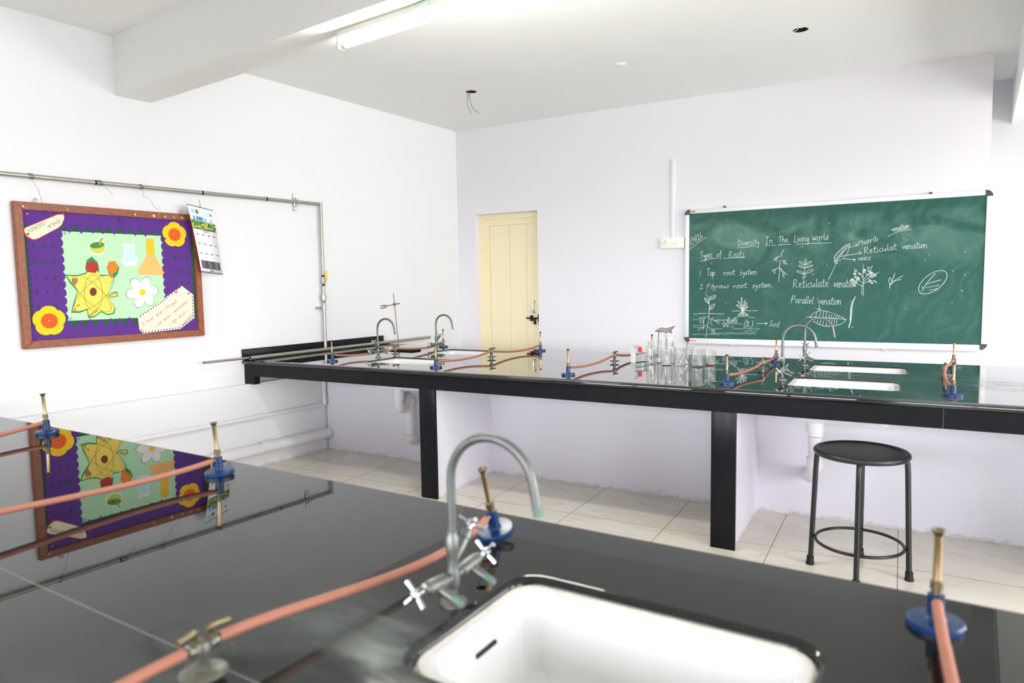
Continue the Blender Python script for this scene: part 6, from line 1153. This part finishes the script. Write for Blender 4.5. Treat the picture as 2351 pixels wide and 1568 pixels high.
path = [gz(i / 8, 0) for i in range(9)] + [gz(1, j / 8) for j in range(1, 9)] + [gz(1 - i / 8, 1) for i in range(1, 9)] + [gz(0, 1 - j / 8) for j in range(1, 8)]
tube(b, path, .0018, 6, closed=True); obj('bound_edge', b, IRON, wg)

# ------------------------------------------------------------------ fluorescent light on the cross beam, ceiling fittings
tl = thing('tube_light', 'lit fluorescent tube light fixed under the ceiling beam', 'tube light', (0, -3.5383, 2.664), ANG_BEAM)
TX0, TX1, TY = 2.015, 3.255, 0.125
b = bm_new(); box(b, TX0, TX1, TY - .022, TY + .016, -.030, 0, bev=.004); obj('batten', b, WHITEP, tl)
for x, sg in ((TX0, 1), (TX1, -1)):
    b = bm_new(); box(b, min(x - sg * .004, x + sg * .010), max(x - sg * .004, x + sg * .010), TY - .018, TY + .026, -.086, -.004, bev=.004); h = obj('lamp_holder', b, WHITEP, tl)
    b = bm_new(); lathe(b, [(0, 0), (.015, 0), (.015, .022), (.013, .024), (0, .024)], 16, M=along((x + sg * .010, TY + .012, -.068), (sg, 0, 0))); obj('holder_ring', b, mat('aged_cream_plastic', rgb(222, 212, 180), 0.5), h)
b = bm_new(); tube(b, [(TX0 + .034, TY + .012, -.068), (TX1 - .034, TY + .012, -.068)], .0130, 18)
o = obj('lamp_tube', b, emit_mat('lit_tube', (0.98, 1.0, 0.92, 1), TUBE), tl)
b = bm_new(); box(b, 2.555, 2.625, TY - .030, TY - .0215, -.026, -.002, bev=.003); obj('starter_cover', b, mat('pale_green_plastic', rgb(190, 222, 208), 0.4), tl)
b = bm_new(); lathe(b, [(0, -.010), (.030, -.010), (.044, -.004), (.046, 0), (0, 0)], 28); cr = obj('ceiling_rose', b, WHITEP); cr.location = (2.402, -1.013, HC); tag(cr, 'flat round white cover plate on the ceiling between the two holes', 'cover plate')
b = bm_new(); lathe(b, [(0, -.0108), (.004, -.0108), (.004, -.009), (0, -.009)], 10, M=Matrix.Translation((-.018, -.006, 0))); obj('screw_hole', b, DARKH, cr)
cwi = thing('ceiling_wires', 'two thin bare wires hanging from the left ceiling hole', 'wires', (1.061, -1.108, HC + .06))
for pts in ([(-.03, 0, .02), (-.04, 0, -.07), (-.046, .0, -.14), (-.034, 0, -.19), (.0, 0, -.235)], [(-.028, 0.01, .02), (-.022, .005, -.09), (-.006, 0, -.16), (.03, 0, -.215), (.078, 0, -.245)]):
    b = bm_new(); tube(b, spline(pts, 6), .0016, 5); obj('wire', b, IRON, cwi)
b = bm_new(); tube(b, [(-.028, 0.006, .02), (-.030, .004, -.10)], .003, 6); obj('wire_sleeve', b, mat('orange_sleeve', rgb(190, 120, 70), 0.6), cwi)
wr = thing('ceiling_wires', 'tangled wire ends tucked in the right ceiling hole', 'wires', (3.668, -.947, HC + .02))
for pts in ([(-.044, 0, -.02), (-.02, .01, -.008), (.0, -.01, .02), (.03, 0, .03)], [(-.03, -.02, .0), (.01, .0, -.006), (.02, .02, .03)], [(-.02, .02, .03), (-.03, 0, 0), (.005, -.02, .01)]):
    b = bm_new(); tube(b, spline(pts, 6), .0024, 5); obj('wire', b, WHITEP, wr)
b = bm_new(); tube(b, [(0.0, .042, .0), (.04, .0, .0)], .003, 6); obj('wire', b, IRON, wr)
bpy.context.view_layer.update()
